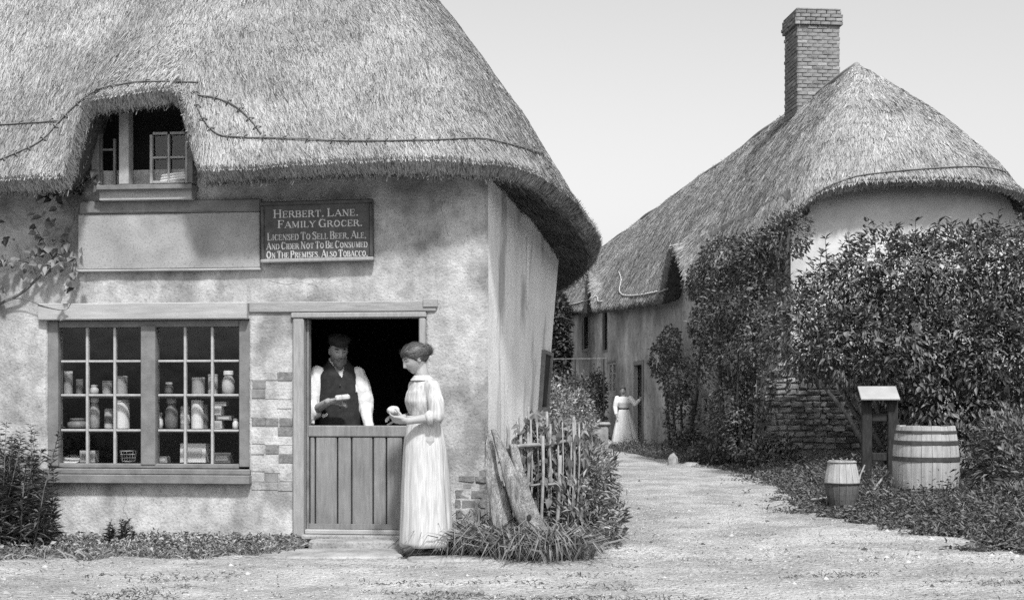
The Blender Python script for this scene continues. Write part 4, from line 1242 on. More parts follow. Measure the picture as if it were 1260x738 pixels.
def rock(px, py, d, sx, sy, sz, label, mt='stone'):
    p = at(px, py, d); p.z = ground_z(p.x, p.y)
    me = bpy.data.meshes.new('boulder'); bm = bmesh.new(); bmesh.ops.create_icosphere(bm, subdivisions=3, radius=1)
    sd = random.uniform(0, 99)
    for v in bm.verts:
        q = 1 + .35*noise.noise(v.co*1.1+Vector((sd, 0, 0))) + .12*noise.noise(v.co*3+Vector((0, sd, 0)))
        v.co = Vector((v.co.x*sx*q, v.co.y*sy*q, max(-.2, v.co.z)*sz*q))
    bm.to_mesh(me); bm.free()
    o = link('boulder', me, M[mt], None, loc=p); tag(o, label, 'stone', 'loose stones at the verge')
rock(828, 572, 24.5, .10, .12, .22, 'upright pale stone on the verge below the climbers')
rock(849, 577, 23.8, .17, .1, .07, 'flat pale stone on the verge right of the upright one')
rock(746, 549, 34.5, .25, .2, .14, 'low pale stone left of the woman at the cottage door')
rock(1252, 545, 17.0, .18, .2, .35, 'pale lump of stone beside the right-hand bush')

# ================================================================== PEOPLE
M['dress'] = mat('dress', 0.36, 0.60, 55, 0.95, 0.2, 120, stretch=(1, 1, 0.05), spec=0.03, contrast=(.35, .65))
M['apron'] = mat('apron', 0.40, 0.58, 70, 0.95, 0.2, 120, stretch=(1, 1, 0.05), spec=0.03, contrast=(.35, .65))
M['shirt'] = mat('shirt', 0.60, 0.74, 30, 0.95, 0.3, 60, spec=0.03)
M['lip'] = mat('lip', 0.17, 0.20, 14, 0.5, 0.0, spec=0.3)
M['beard'] = mat('beard', 0.09, 0.16, 60, 0.7, 0.6, 140, spec=0.2)

def sphere(mb, c, r, n=12, m=8, rot=None):
    r = (r, r, r) if not isinstance(r, (tuple, list)) else r
    vs, fs = [], []
    for j in range(m+1):
        t = math.pi*j/m
        for k in range(n):
            p = 2*math.pi*k/n
            q = Vector((r[0]*math.sin(t)*math.cos(p), r[1]*math.sin(t)*math.sin(p), r[2]*math.cos(t)))
            if rot is not None: q = rot @ q
            vs.append(Vector(c)+q)
    for j in range(m):
        for k in range(n): fs.append((j*n+k, (j+1)*n+k, (j+1)*n+(k+1) % n, j*n+(k+1) % n))
    mb.add(vs, fs)

def chain(mb, pts, rad, n=12):
    for i in range(len(pts)-1): mb.tube([pts[i], pts[i+1]], [rad[i], rad[i+1]], n)
    for p, r in zip(pts, rad): sphere(mb, p, r*0.999, n, 8)

def loft(mb, rings, n=40, cap=True, fold=None, arc=None):
    """rings: (cx, cy, z, rx, ry, rotation)"""
    vs, fs = [], []
    full = arc is None
    for i, (cx, cy_, z, rx, ry, ro) in enumerate(rings):
        for k in range(n if full else n+1):
            a = 2*math.pi*k/n if full else arc[0]+(arc[1]-arc[0])*k/n
            q = 1.0 + (fold(a, z) if fold else 0)
            x, y = rx*math.cos(a)*q, ry*math.sin(a)*q
            vs.append((cx+x*math.cos(ro)-y*math.sin(ro), cy_+x*math.sin(ro)+y*math.cos(ro), z))
    w = n if full else n+1
    for i in range(len(rings)-1):
        for k in range(n):
            k2 = (k+1) % n if full else k+1
            fs.append((i*w+k, i*w+k2, (i+1)*w+k2, (i+1)*w+k))
    if cap and full:
        fs.append(tuple(range(n-1, -1, -1))); fs.append(tuple(range((len(rings)-1)*n, len(rings)*n)))
    mb.add(vs, fs)

WS = bpy.data.scenes.new('workshop')      # scratch scene for modifiers, removed below
def remeshed(name, mb, voxel, smooth, mt, parent):
    me = mb.mesh(name)
    tmp = bpy.data.objects.new('tmp', me); WS.collection.objects.link(tmp)
    r = tmp.modifiers.new('r', 'REMESH'); r.mode = 'VOXEL'; r.voxel_size = voxel
    if smooth:
        s = tmp.modifiers.new('s', 'SMOOTH'); s.iterations = smooth; s.factor = 0.5
    vl = WS.view_layers[0]; vl.update(); dg = vl.depsgraph
    out = bpy.data.meshes.new_from_object(tmp.evaluated_get(dg))
    bpy.data.objects.remove(tmp); bpy.data.meshes.remove(me)
    out.name = name
    out.materials.clear()
    return link(name, out, mt, parent, smooth=True)

def crease(o, a, b):
    me = o.data; n = len(me.vertices)
    co = np.zeros(n*3, dtype=np.float32); nr = np.zeros(n*3, dtype=np.float32)
    me.vertices.foreach_get('co', co); me.vertices.foreach_get('normal', nr)
    co = co.reshape(-1, 3); nr = nr.reshape(-1, 3)
    d = np.array([a*math.sin((c[2]*22 + c[0]*14 + c[1]*9) + 5*noise.noise(Vector(c)*5)) * noise.noise(Vector(c)*4+Vector((3, 1, 2)))*2 + b*noise.noise(Vector((c[0]*34, c[1]*34, c[2]*9))) for c in co])
    co += nr*d[:, None]
    me.vertices.foreach_set('co', co.ravel()); me.update()

def head_into(mb, Mh, male=False):
    """face looks along -y of the head frame"""
    bm = bmesh.new(); bmesh.ops.create_icosphere(bm, subdivisions=5, radius=1)
    g = lambda d, s: math.exp(-(d/s)**2)
    for v in bm.verts:
        u = v.co.copy()
        x, y, z = u.x*.074, u.y*.094, u.z*.116
        if z < 0.01:
            t = (0.01-z)/.126
            x *= 1 - .34*t**1.6
            if y > 0: y *= 1 - .55*t**1.2
        if y < -.02: x *= 1 - .10*min(1, (-y-.02)/.07)
        if y < 0:
            fr = min(1.0, -y/.05)
            dz = 0.0
            nose = (np.interp(z, [-.045, -.036, -.030, .0, .022, .04], [0, .017, .025, .012, .003, 0])) * g(x, .0105 if z < -.01 else .008)
            dz += nose
            dz += .006*g(z-.030, .012)*g(x, .05)
            for s in (-1, 1):
                dz -= .012*g(x-s*.031, .015)*g(z-.010, .012)
                dz += .006*g(x-s*.031, .010)*g(z-.009, .006)
                dz += .005*g(x-s*.042, .018)*g(z+.022, .016)
                dz += .005*g(x-s*.010, .006)*g(z+.033, .006)
            dz += .007*g(x, .019)*g(z+.058, .0055) + .007*g(x, .017)*g(z+.069, .0055) - .004*g(x, .024)*g(z+.0635, .002)
            dz += .012*g(x, .018)*g(z+.098, .014)
            y -= dz*fr
        v.co = Mh @ Vector((x, y, z))
    vs = [tuple(v.co) for v in bm.verts]; fs = [tuple(v.index for v in f.verts) for f in bm.faces]
    bm.free(); mb.add(vs, fs)
    for s in (-1, 1):
        sphere(mb, Mh @ Vector((s*.073, .008, -.004)), (.010, .018, .030), 8, 8, Mh.to_3x3())

def hand_into(mb, Mw, curls, spread=0.04, thumb=(0.9, 0.5), side=1, sc=1.0, tcurl=.5):
    """wrist at the origin, fingers along +x, palm towards -z, thumb on the +y*side edge"""
    def T(p): return Mw @ (Vector((p[0], p[1]*side, p[2]))*sc)
    # palm
    for yy, r in ((.030, .0135), (.010, .0145), (-.010, .0145), (-.028, .0125)):
        chain(mb, [T((.012, yy*.72, 0)), T((.05, yy, .002)), T((.088, yy, .002))], [.016*sc, r*sc, r*.92*sc], 8)
    chain(mb, [T((-.03, .008, 0)), T((.02, .006, 0))], [.024*sc, .022*sc], 10); chain(mb, [T((-.03, -.010, 0)), T((.02, -.008, 0))], [.023*sc, .021*sc], 10)
    for i, (yy, L, r) in enumerate(((.031, .072, .0085), (.011, .080, .0088), (-.010, .074, .0084), (-.029, .058, .0076))):
        c = curls[i] if isinstance(curls, (list, tuple)) else curls
        p = Vector((.090, yy, .002)); ang = c*.9; sp = (1.5-i)*spread
        pts, rr = [tuple(T(p))], [r*sc]
        for j, fr in enumerate((.45, .30, .25)):
            d = Vector((math.cos(ang)*math.cos(sp), math.sin(sp)*math.cos(ang), -math.sin(ang)))
            p = p + d*L*fr; pts.append(tuple(T(p))); rr.append(r*(1-.09*(j+1))*sc); ang += c*(1.0 if j == 0 else .7)
        chain(mb, [Vector(q) for q in pts], rr, 8)
    a, b = thumb
    p = Vector((.020, .026, -.006)); pts, rr = [T(p)], [.0135*sc]
    d = Vector((math.cos(a), math.sin(a), -b)).normalized()
    for j, L in enumerate((.040, .032, .026)):
        p = p + d*L; pts.append(T(p)); rr.append((.0115-.0013*j)*sc)
        d = (d + Vector((.35, -.35, -.15))*tcurl).normalized()
    chain(mb, pts, rr, 8)

def frame(x, z, o):
    """matrix with +x along x, +z near z, at o"""
    x = Vector(x).normalized(); z = Vector(z); z = (z - x*z.dot(x)).normalized(); y = z.cross(x)
    m = Matrix((x, y, z)).transposed().to_4x4(); m.translation = Vector(o); return m

def head_matrix(c, fdir, pitch, roll=0.0, sc=1.0):
    f = Vector(fdir).normalized(); yaw = math.atan2(f.x, -f.y)
    return Matrix.Translation(c) @ Matrix.Rotation(yaw, 4, 'Z') @ Matrix.Rotation(pitch, 4, 'X') @ Matrix.Rotation(roll, 4, 'Y') @ Matrix.Scale(sc, 4)

def paint_face(o, Mh, mats, female=True):
    """lips, brows, lash line: material by place on the head"""
    inv = Mh.inverted()
    me = o.data
    for m in mats: me.materials.append(m)
    for p in me.polygons:
        c = inv @ p.center
        if c.y < -.045:
            if abs(c.x) < .022 and -.072 < c.z < -.053: p.material_index = 1
            elif .016 < abs(c.x) < .048 and abs(c.z-.0305+.12*max(0, abs(c.x)-.035)) < (.0042 if female else .006): p.material_index = 2
            elif .019 < abs(c.x) < .044 and abs(c.z-.006) < .0032: p.material_index = 2

def strands(hair, o, knot, n):
    """fine locks combed over the hair mass towards the knot"""
    me = hair.data; nv = len(me.vertices)
    co = np.zeros(nv*3, dtype=np.float32); nr = np.zeros(nv*3, dtype=np.float32)
    me.vertices.foreach_get('co', co); me.vertices.foreach_get('normal', nr); co = co.reshape(-1, 3); nr = nr.reshape(-1, 3)
    i = rng.integers(0, nv, n); p, nn = co[i], nr[i]
    d = np.array(knot)[None] - p; near = np.linalg.norm(d, axis=1) < .055
    d[near] = np.cross(nn[near], np.array([[.2, 1, .3]])); d += rng.normal(size=(n, 3))*.012
    d -= nn*(d*nn).sum(1, keepdims=True); d /= np.maximum(np.linalg.norm(d, axis=1, keepdims=True), 1e-6)
    s = np.cross(d, nn); L = rng.uniform(.02, .055, (n, 1)); w = rng.uniform(.0008, .0022, (n, 1))
    a = p + nn*.001; m = p + d*L*.5 + nn*rng.uniform(.001, .004, (n, 1)); b = p + d*L - nn*.001
    v = np.stack([a-s*w, a+s*w, m+s*w, m-s*w, b+s*w*.4, b-s*w*.4], 1).reshape(-1, 3)
    k = np.arange(n)[:, None]*6
    f = np.concatenate([k+np.array([[0, 1, 2, 3]]), k+np.array([[3, 2, 4, 5]])], 1).reshape(-1, 4)
    lo = link('locks', mesh_np('locks', v, f, np.repeat(rng.uniform(.025, .13, n), 6)), M['lock'], hair); tag(lo, kind='stuff')
M['lock'] = mat('lock', .9, 1.1, 3, .45, 0, spec=.5, tone=True)

# ---------------------------------------------------------------- the woman at the half door
def woman_at_door():
    P = 159.0; D = F/P
    base = at(523, HOR+CAMZ*P, D)
    o = empty('person', (base.x, base.y, ground_z(base.x, base.y)+.045)); tag(o, 'woman in pale striped dress and long white apron, head bowed, at the half door', 'person')
    f = Vector((-.92, -.39, 0)).normalized(); rt = Vector((f.y, -f.x, 0))           # her right, away from us
    yaw = math.atan2(f.x, -f.y)
    hc = Vector((-.075, -.012, 1.487))
    Mh = head_matrix(hc, (-.95, -.33, 0), R(22), 0, 1.0)
    shN = Vector((.062, -.135, 1.285)); elN = Vector((.105, -.185, 1.045)); wrN = Vector((-.115, -.205, 1.012))
    shF = Vector((-.085, .125, 1.285)); elF = Vector((-.07, .17, 1.05)); wrF = Vector((-.165, -.01, 1.035))
    mb = MB()
    head_into(mb, Mh)
    chain(mb, [Vector((-.012, 0, 1.30)), Vector((-.025, -.004, 1.37)), Mh @ Vector((0, .025, -.055))], [.058, .050, .048])
    loft(mb, [(0, 0, .80, .13, .10, yaw), (-.01, 0, 1.0, .115, .09, yaw), (-.01, 0, 1.15, .135, .10, yaw), (-.005, 0, 1.26, .145, .09, yaw), (-.005, 0, 1.33, .07, .06, yaw)], 24)
    chain(mb, [shN, elN, wrN], [.048, .041, .027]); chain(mb, [shF, elF, wrF], [.048, .041, .027])
    fN = Vector((-.112, -.205, 1.013)); 
    hand_into(mb, frame((-.96, .22, .10), (.15, -.75, -.62), wrN + Vector((-.022, .004, .003))), [.42, .45, .48, .5], side=-1, thumb=(.8, .45), sc=.92)
    hand_into(mb, frame((-.80, -.52, .14), (.25, .62, .72), wrF + Vector((-.02, -.012, .004))), [.55, .6, .62, .65], side=-1, thumb=(.9, .4), sc=.92)
    for s, dx in ((-1, -.02), (1, .03)):
        hp = rt*.075*s + Vector((0, 0, .86)); an = rt*.07*s + Vector((dx, 0, .09))
        chain(mb, [hp, (hp+an)/2+f*.02, an], [.085, .055, .036])
    body = remeshed('body', mb, .0048, 4, M['skin'], o)
    paint_face(body, Mh, [M['lip'], M['hair']])
    # hair: drawn back from the brow into a bun
    mb = MB()
    bm = bmesh.new(); bmesh.ops.create_icosphere(bm, subdivisions=5, radius=1)
    for v in bm.verts:
        x, y, z = v.co.x*.083, v.co.y*.106+.012, v.co.z*.098+.030
        if y < -.02: z += .018*min(1, (-y-.02)/.06)          # full roll above the forehead
        z = max(z, float(np.interp(y, [-.10, -.070, -.045, -.01, .03, .07, .12], [.058, .046, .020, -.018, -.034, -.052, -.060])) + .006*noise.noise(Vector((x*60, y*60, 3))))
        v.co = Mh @ Vector((x, y, z))
    mb.add([tuple(v.co) for v in bm.verts], [tuple(v.index for v in q.verts) for q in bm.faces]); bm.free()
    sphere(mb, Mh @ Vector((0, .118, .028)), (.042, .036, .044), 14, 10, Mh.to_3x3())
    sphere(mb, Mh @ Vector((0, -.062, .070)), (.062, .036, .030), 14, 10, Mh.to_3x3())
    hair = remeshed('hair', mb, .0055, 3, M['hair'], o)
    strands(hair, o, Mh @ Vector((0, .118, .028)), 1500)
    # bodice
    mb = MB()
    loft(mb, [(-.005, -.0, .985, .128, .108, yaw), (-.008, -.004, 1.03, .126, .106, yaw), (-.018, -.010, 1.09, .140, .118, yaw), (-.026, -.013, 1.16, .152, .128, yaw), (-.020, -.010, 1.225, .156, .120, yaw),
              (-.010, -.004, 1.28, .150, .100, yaw), (-.010, -.002, 1.325, .112, .080, yaw), (-.016, -.002, 1.352, .068, .064, yaw)], 36)
    for sh, el, wr in ((shN, elN, wrN), (shF, elF, wrF)):
        fo = (wr-el).normalized()
        chain(mb, [sh+Vector((0, 0, -.012)), sh.lerp(el, .5)+Vector((.012, -.004, 0)), el + Vector((0, 0, .018))], [.058, .062, .056])
        chain(mb, [el + Vector((0, 0, .012)), el + fo*.06 + Vector((0, 0, .006))], [.054, .047])
    bod = remeshed('bodice', mb, .0075, 3, M['dress'], o)
    # creases pressed into the cloth
    crease(bod, .006, .005)
    # collar and cuffs
    mb = MB(); 
    loft(mb, [(-.018, -.003, 1.322, .124, .092, yaw), (-.019, -.003, 1.332, .112, .086, yaw), (-.022, -.004, 1.352, .076, .068, yaw), (-.024, -.004, 1.362, .064, .060, yaw)], 32, cap=False)
    mb.build('collar', M['apron'], o, smooth=True)
    for sh, el, wr in ((shN, elN, wrN), (shF, elF, wrF)):
        fo = (wr-el).normalized()
        mb = MB(); a = el+fo*.058; mb.tube([a-fo*.018, a-fo*.006, a+fo*.020, a+fo*.024], [.049, .053, .050, .040], 20); mb.build('cuff', M['apron'], o, smooth=True)
    # skirt and apron
    def fold(a, z):
        k = max(0, min(1, (1.02-z)/.5)); return k*(.085*noise.noise(Vector((math.cos(a)*2.1, math.sin(a)*2.1, z*.9))) + .055*noise.noise(Vector((math.cos(a)*5, math.sin(a)*5, z*.8+4))) + .022*noise.noise(Vector((math.cos(a)*12, math.sin(a)*12, z*1.2))))
    zs = np.linspace(1.02, .085, 26)
    def sk(z, g):
        k = (1.02-z)/.935
        w = np.interp(k, [0, .08, .25, 1], [.120, .143, .162, .198]); d = np.interp(k, [0, .08, .25, 1], [.108, .132, .150, .186])
        return (-.002+.016*k, .006*k, z, w+g, d+g, 0)
    mb = MB(); loft(mb, [sk(z, 0) for z in zs], 96, cap=False, fold=fold); skirt = mb.build('skirt', M['dress'], o, smooth=True)
    mb = MB(); cen = math.atan2(-.80, -.60)
    def afold(a, z): return .75*fold(a, z) + max(0, 1-z)*.03*noise.noise(Vector((a*1.5, z*1.4, 6))) + .006*noise.noise(Vector((a*4, z*9, 2)))
    zs2 = np.linspace(1.03, .045, 28)
    loft(mb, [sk(max(z, .03), .010 + .006*(1-z)) for z in zs2], 80, arc=(cen-1.95, cen+1.60), fold=afold)
    ap = mb.build('apron', M['apron'], o, smooth=True)
    ap.modifiers.new('t', 'SOLIDIFY').thickness = .004
    mb = MB(); loft(mb, [(-.005, -.002, z, .134+b, .119+b, 0) for z, b in ((1.000, 0), (1.004, .006), (1.046, .005), (1.050, 0))], 48, cap=False); mb.build('waistband', M['apron'], o, smooth=True)
    # shoes
    for s, dx, dy in ((-1, -.045, -.11), (1, .02, .06)):
        c = Vector((dx, dy, 0)); sd = Vector((-.75, -.66, 0)).normalized() if s < 0 else f
        mb = MB(); chain(mb, [c-sd*.06+Vector((0, 0, .045)), c+sd*.03+Vector((0, 0, .038)), c+sd*.13+Vector((0, 0, .026))], [.036, .038, .026])
        chain(mb, [c-sd*.055+Vector((0, 0, .05)), c-sd*.05+Vector((0, 0, .12))], [.036, .036])
        mb.v = [(x, y, max(z, .0)) for x, y, z in mb.v]
        remeshed('shoe', mb, .006, 2, M['boot'], o)
    # what she holds, a thing of its own
    c = o.location + Vector((-.232, -.128, 1.078))
    b = empty('bread_roll', c); tag(b, 'round pale bun held in the hands of the aproned woman', 'bread roll')
    mb = MB(); sphere(mb, (0, 0, .012), (.050, .046, .036), 20, 12); lo = mb.build('crust', M['apron'], b, smooth=True)
    for v in lo.data.vertices: v.co += v.co.normalized()*.006*noise.noise(v.co*30)
woman_at_door()

# ---------------------------------------------------------------- the shopkeeper behind the half door
def shopkeeper():
    P = 144.5; D = F/P
    base = at(418, HOR, D); base.z = 0.06
    o = empty('person', base); tag(o, 'bearded man in cap, dark waistcoat and white shirtsleeves behind the half door', 'person')
    X = lambda px: (px-418)/P
    Z = lambda py: CAMZ + (HOR-py)/P - base.z
    f = Vector((.30, -.95, 0)).normalized(); yaw = math.atan2(f.x, -f.y)
    hc = Vector((X(417), -.03, Z(432)))
    Mh = head_matrix(hc, (.35, -.93, 0), R(14), 0, 1.03)
    shR = Vector((X(392), -.01, Z(460))); elR = Vector((X(386), -.02, Z(506))); wrR = Vector((X(409), -.24, Z(494)))
    shL = Vector((X(440), .02, Z(461))); elL = Vector((X(449), .01, Z(497))); wrL = Vector((X(456), -.10, Z(528)))
    mb = MB(); head_into(mb, Mh, True)
    chain(mb, [Vector((X(416), .02, Z(458))), Mh @ Vector((0, .025, -.06))], [.066, .060])
    loft(mb, [(X(418), .02, Z(610), .17, .12, 0), (X(418), .02, Z(520), .165, .12, 0), (X(417), .02, Z(470), .175, .115, 0), (X(416), .02, Z(450), .11, .08, 0)], 28)
    chain(mb, [shR, elR, wrR], [.055, .046, .031]); chain(mb, [shL, elL, wrL], [.055, .046, .031])
    hand_into(mb, frame((.93, -.30, .10), (.2, .3, .93), wrR+Vector((.022, -.008, .002))), [.62, .6, .6, .62], side=1, thumb=(.8, .1), sc=1.04)
    hand_into(mb, frame((.05, -.95, -.25), (0, -.2, 1), wrL+Vector((0, -.025, -.003))), [.15, .15, .2, .25], side=-1, sc=1.04)
    for s in (-1, 1):
        chain(mb, [Vector((X(418)+s*.09, .02, .88)), Vector((X(418)+s*.09, 0, .46)), Vector((X(418)+s*.09, .03, .08))], [.09, .062, .042])
    body = remeshed('body', mb, .0052, 4, M['skin_dark'], o)
    paint_face(body, Mh, [M['lip'], M['hair']], False)
    # shirt
    mb = MB()
    loft(mb, [(X(418), .02, Z(600), .175, .128, 0), (X(418), .02, Z(520), .172, .128, 0), (X(417), .02, Z(475), .182, .122, 0), (X(416), .02, Z(456), .150, .098, 0), (X(416), .015, Z(447), .088, .075, 0), (X(416), .01, Z(441), .068, .066, 0)], 36)
    for sh, el, wr, k in ((shR, elR, wrR, .12), (shL, elL, wrL, .9)):
        fo = (wr-el).normalized(); ln = (wr-el).length
        chain(mb, [sh, sh.lerp(el, .55)+Vector((-.015 if k < .5 else .008, 0, 0)), el+Vector((0, 0, .01))], [.070, .078, .068])
        chain(mb, [el, el+fo*ln*k], [.066, .052 if k < .5 else .042])
        if k < .5:   # slack of the rolled sleeve hanging from the elbow
            chain(mb, [el+Vector((-.012, -.03, .03)), el+Vector((-.004, -.045, -.03)), el+Vector((.006, -.05, -.085))], [.070, .060, .026])
    sh_ = remeshed('shirt', mb, .008, 3, M['shirt'], o)
    crease(sh_, .010, .006)
    # waistcoat shell with an open V
    vs, fs = [], []
    n = 180
    rg = [(X(418), .02, Z(570), .186, .140), (X(418), .02, Z(540), .188, .142), (X(418), .02, Z(520), .186, .143), (X(418), .02, Z(505), .188, .142)] + \
         [(X(418)+(X(416)-X(418))*k, .02, Z(505)+(Z(462)-Z(505))*k, .188+.006*math.sin(3*k), .142-.012*k) for k in np.linspace(.05, 1, 50)] + \
         [(X(416), .02-.008*k, Z(462)+(Z(443)-Z(462))*k, float(np.interp(k, [0, .25, .5, .78, 1], [.190, .168, .140, .105, .088])), float(np.interp(k, [0, .25, .5, .78, 1], [.130, .118, .100, .088, .078]))) for k in np.linspace(.05, 1, 20)]
    for cx, cyy, z, rx, ry in rg:
        for k in range(n):
            a = 2*math.pi*k/n; vs.append((cx+rx*math.cos(a), cyy+ry*math.sin(a), z))
    zv, cxv = Z(465), X(423)
    for i in range(len(rg)-1):
        for k in range(n):
            q = (i*n+k, i*n+(k+1) % n, (i+1)*n+(k+1) % n, (i+1)*n+k)
            c = sum((Vector(vs[w]) for w in q), Vector())/4
            k_ = (c.z-zv)/(Z(441)-zv)
            mid = cxv + (X(415)-cxv)*k_
            if c.y < 0 and c.z > zv and abs(c.x-mid) < .085*k_: continue
            if i > 28 and abs(c.x-X(417)) > .150 and i < len(rg)-18: continue
            fs.append(q)
    mb = MB(); mb.add(vs, fs); wc = mb.build('waistcoat', M['dark_cloth'], o, smooth=True)
    wc.modifiers.new('t', 'SOLIDIFY').thickness = .006
    for k in range(4):
        mb = MB(); sphere(mb, (X(421), -.126, Z(474+13*k)), (.008, .004, .008), 10, 6); mb.build('button', M['iron'], o, smooth=True)
    # trousers and boots
    mb = MB()
    for s in (-1, 1): chain(mb, [Vector((X(418)+s*.085, .02, .92)), Vector((X(418)+s*.09, .01, .48)), Vector((X(418)+s*.09, .03, .10))], [.105, .082, .066])
    remeshed('trousers', mb, .012, 2, M['dark_cloth'], o)
    for s in (-1, 1):
        c = Vector((X(418)+s*.09, .03, 0)); mb = MB(); chain(mb, [c+Vector((0, .03, .05)), c+Vector((0, -.05, .045)), c+Vector((0, -.16, .035))], [.045, .047, .034]); mb.v = [(x, y, max(0, z)) for x, y, z in mb.v]
        remeshed('boot', mb, .008, 2, M['boot'], o)
    # beard and moustache
    mb = MB()
    for x, y, z, r in ((0, -.090, -.092, (.036, .026, .036)), (-.034, -.066, -.078, (.024, .034, .034)), (.034, -.066, -.078, (.024, .034, .034)), (0, -.086, -.118, (.028, .022, .026)),
                       (-.056, -.025, -.05, (.014, .026, .034)), (.056, -.025, -.05, (.014, .026, .034)), (-.016, -.104, -.050, (.020, .009, .007)), (.016, -.104, -.050, (.020, .009, .007))):
        sphere(mb, Mh @ Vector((x, y, z)), r, 12, 8, Mh.to_3x3())
    remeshed('beard', mb, .006, 2, M['beard'], o)
    # soft cloth cap with a short peak
    mb = MB()
    sphere(mb, Mh @ Vector((0, .012, .070)), (.086, .106, .036), 24, 12, Mh.to_3x3())
    sphere(mb, Mh @ Vector((.004, .004, .100)), (.094, .114, .034), 24, 12, Mh.to_3x3() @ Matrix.Rotation(.12, 3, 'X'))
    sphere(mb, Mh @ Vector((0, -.098, .062)), (.064, .040, .008), 20, 8, Mh.to_3x3() @ Matrix.Rotation(.25, 3, 'X'))
    h = remeshed('cap', mb, .006, 3, M['dark_cloth'], o); crease(h, .002, .003)
    mb = MB(); sphere(mb, Mh @ Vector((.004, 0, .137)), (.010, .010, .006), 12, 8); mb.build('cap_button', M['boot'], h, smooth=True)
    # parcel in his hand
    c = o.location + Vector((X(428), -.335, Z(489)))
    b = empty('paper_parcel', c, .2); tag(b, 'small pale paper parcel in the hand of the man inside', 'parcel')
    mb = MB(); mb.cbox(-.062, .058, -.035, .035, -.018, .022, .010); mb.build('wrapping', M['apron'], b, rot=(.1, -.1, 0))
    mb = MB(); mb.tube([(-.01, -.038, -.018), (-.008, -.038, .024), (-.006, .038, .025)], .002, 5); mb.build('string', M['stick'], b)
shopkeeper()

# ---------------------------------------------------------------- the woman far down the lane
def far_woman():
    P = 46.6; D = F/P
    base = at(770, HOR+CAMZ*P, D); base.z = ground_z(base.x, base.y)
    o = empty('person', base); tag(o, 'distant woman in white dress standing at the cottage doorway, one arm out', 'person')
    hc = Vector((-.08, 0, 1.46)); Mh = head_matrix(hc, (-.1, -1, 0), R(5), 0, .98)
    shL = Vector((.12, 0, 1.27)); elL = Vector((.24, -.06, 1.10)); wrL = Vector((.38, .05, 1.24))
    shR = Vector((-.23, 0, 1.27)); elR = Vector((-.28, 0, 1.03)); wrR = Vector((-.26, -.10, .82))
    mb = MB(); head_into(mb, Mh)
    chain(mb, [Vector((-.06, 0, 1.28)), Mh @ Vector((0, .02, -.06))], [.055, .048])
    loft(mb, [(-.05, 0, .8, .14, .1, 0), (-.05, 0, 1.0, .12, .09, 0), (-.055, 0, 1.24, .15, .09, 0), (-.055, 0, 1.31, .07, .06, 0)], 20)
    chain(mb, [shL, elL, wrL], [.045, .038, .026]); chain(mb, [shR, elR, wrR], [.045, .038, .026])
    hand_into(mb, frame((.6, .5, .4), (.4, -.7, .3), wrL), .35, side=1); hand_into(mb, frame((.1, -.1, -1), (-.9, 0, 0), wrR), .35, side=1)
    for s in (-1, 1): chain(mb, [Vector((-.05+s*.08, 0, .85)), Vector((-.05+s*.08, 0, .08))], [.08, .035])
    b = remeshed('body', mb, .009, 2, M['skin_dark'], o); paint_face(b, Mh, [M['lip'], M['hair']])
    mb = MB(); sphere(mb, Mh @ Vector((0, .02, .045)), (.088, .10, .085), 16, 12, Mh.to_3x3()); sphere(mb, Mh @ Vector((0, .01, .125)), .045, 12, 8); sphere(mb, Mh @ Vector((0, -.04, .085)), (.075, .05, .035), 12, 8, Mh.to_3x3())
    remeshed('hair', mb, .012, 2, M['hair'], o)
    mb = MB()
    loft(mb, [(-.05, 0, .94, .125, .10, 0), (-.05, 0, 1.0, .125, .105, 0), (-.055, -.01, 1.15, .165, .13, 0), (-.055, 0, 1.25, .165, .105, 0), (-.058, 0, 1.31, .09, .07, 0)], 28)
    for sh, el, wr in ((shL, elL, wrL), (shR, elR, wrR)): chain(mb, [sh, sh.lerp(el, .5), el, el.lerp(wr, .8)], [.065, .072, .062, .044])
    remeshed('blouse', mb, .012, 2, M['white_cloth'], o)
    def fold(a, z): return max(0, min(1, (1-z)/.5))*(.05*math.sin(a*9+z)+.025*math.sin(a*16+1))
    mb = MB(); loft(mb, [(-.05+.04*k, 0, .98-.93*k, .125+.245*k**.8, .115+.19*k**.8, 0) for k in np.linspace(0, 1, 16)], 64, cap=False, fold=fold); mb.build('skirt', M['white_cloth'], o, smooth=True)
    mb = MB(); loft(mb, [(-.05, 0, z, .132, .118, 0) for z in (.97, 1.01)], 28, cap=False); mb.build('belt', M['dark_cloth'], o, smooth=True)
    for s in (-1, 1):
        c = Vector((-.03+s*.08, 0, 0)); mb = MB(); chain(mb, [c+Vector((0, .03, .04)), c+Vector((0, -.1, .03))], [.036, .028]); mb.v = [(x, y, max(0, z)) for x, y, z in mb.v]; remeshed('shoe', mb, .01, 1, M['boot'], o)
far_woman()
bpy.data.scenes.remove(WS)

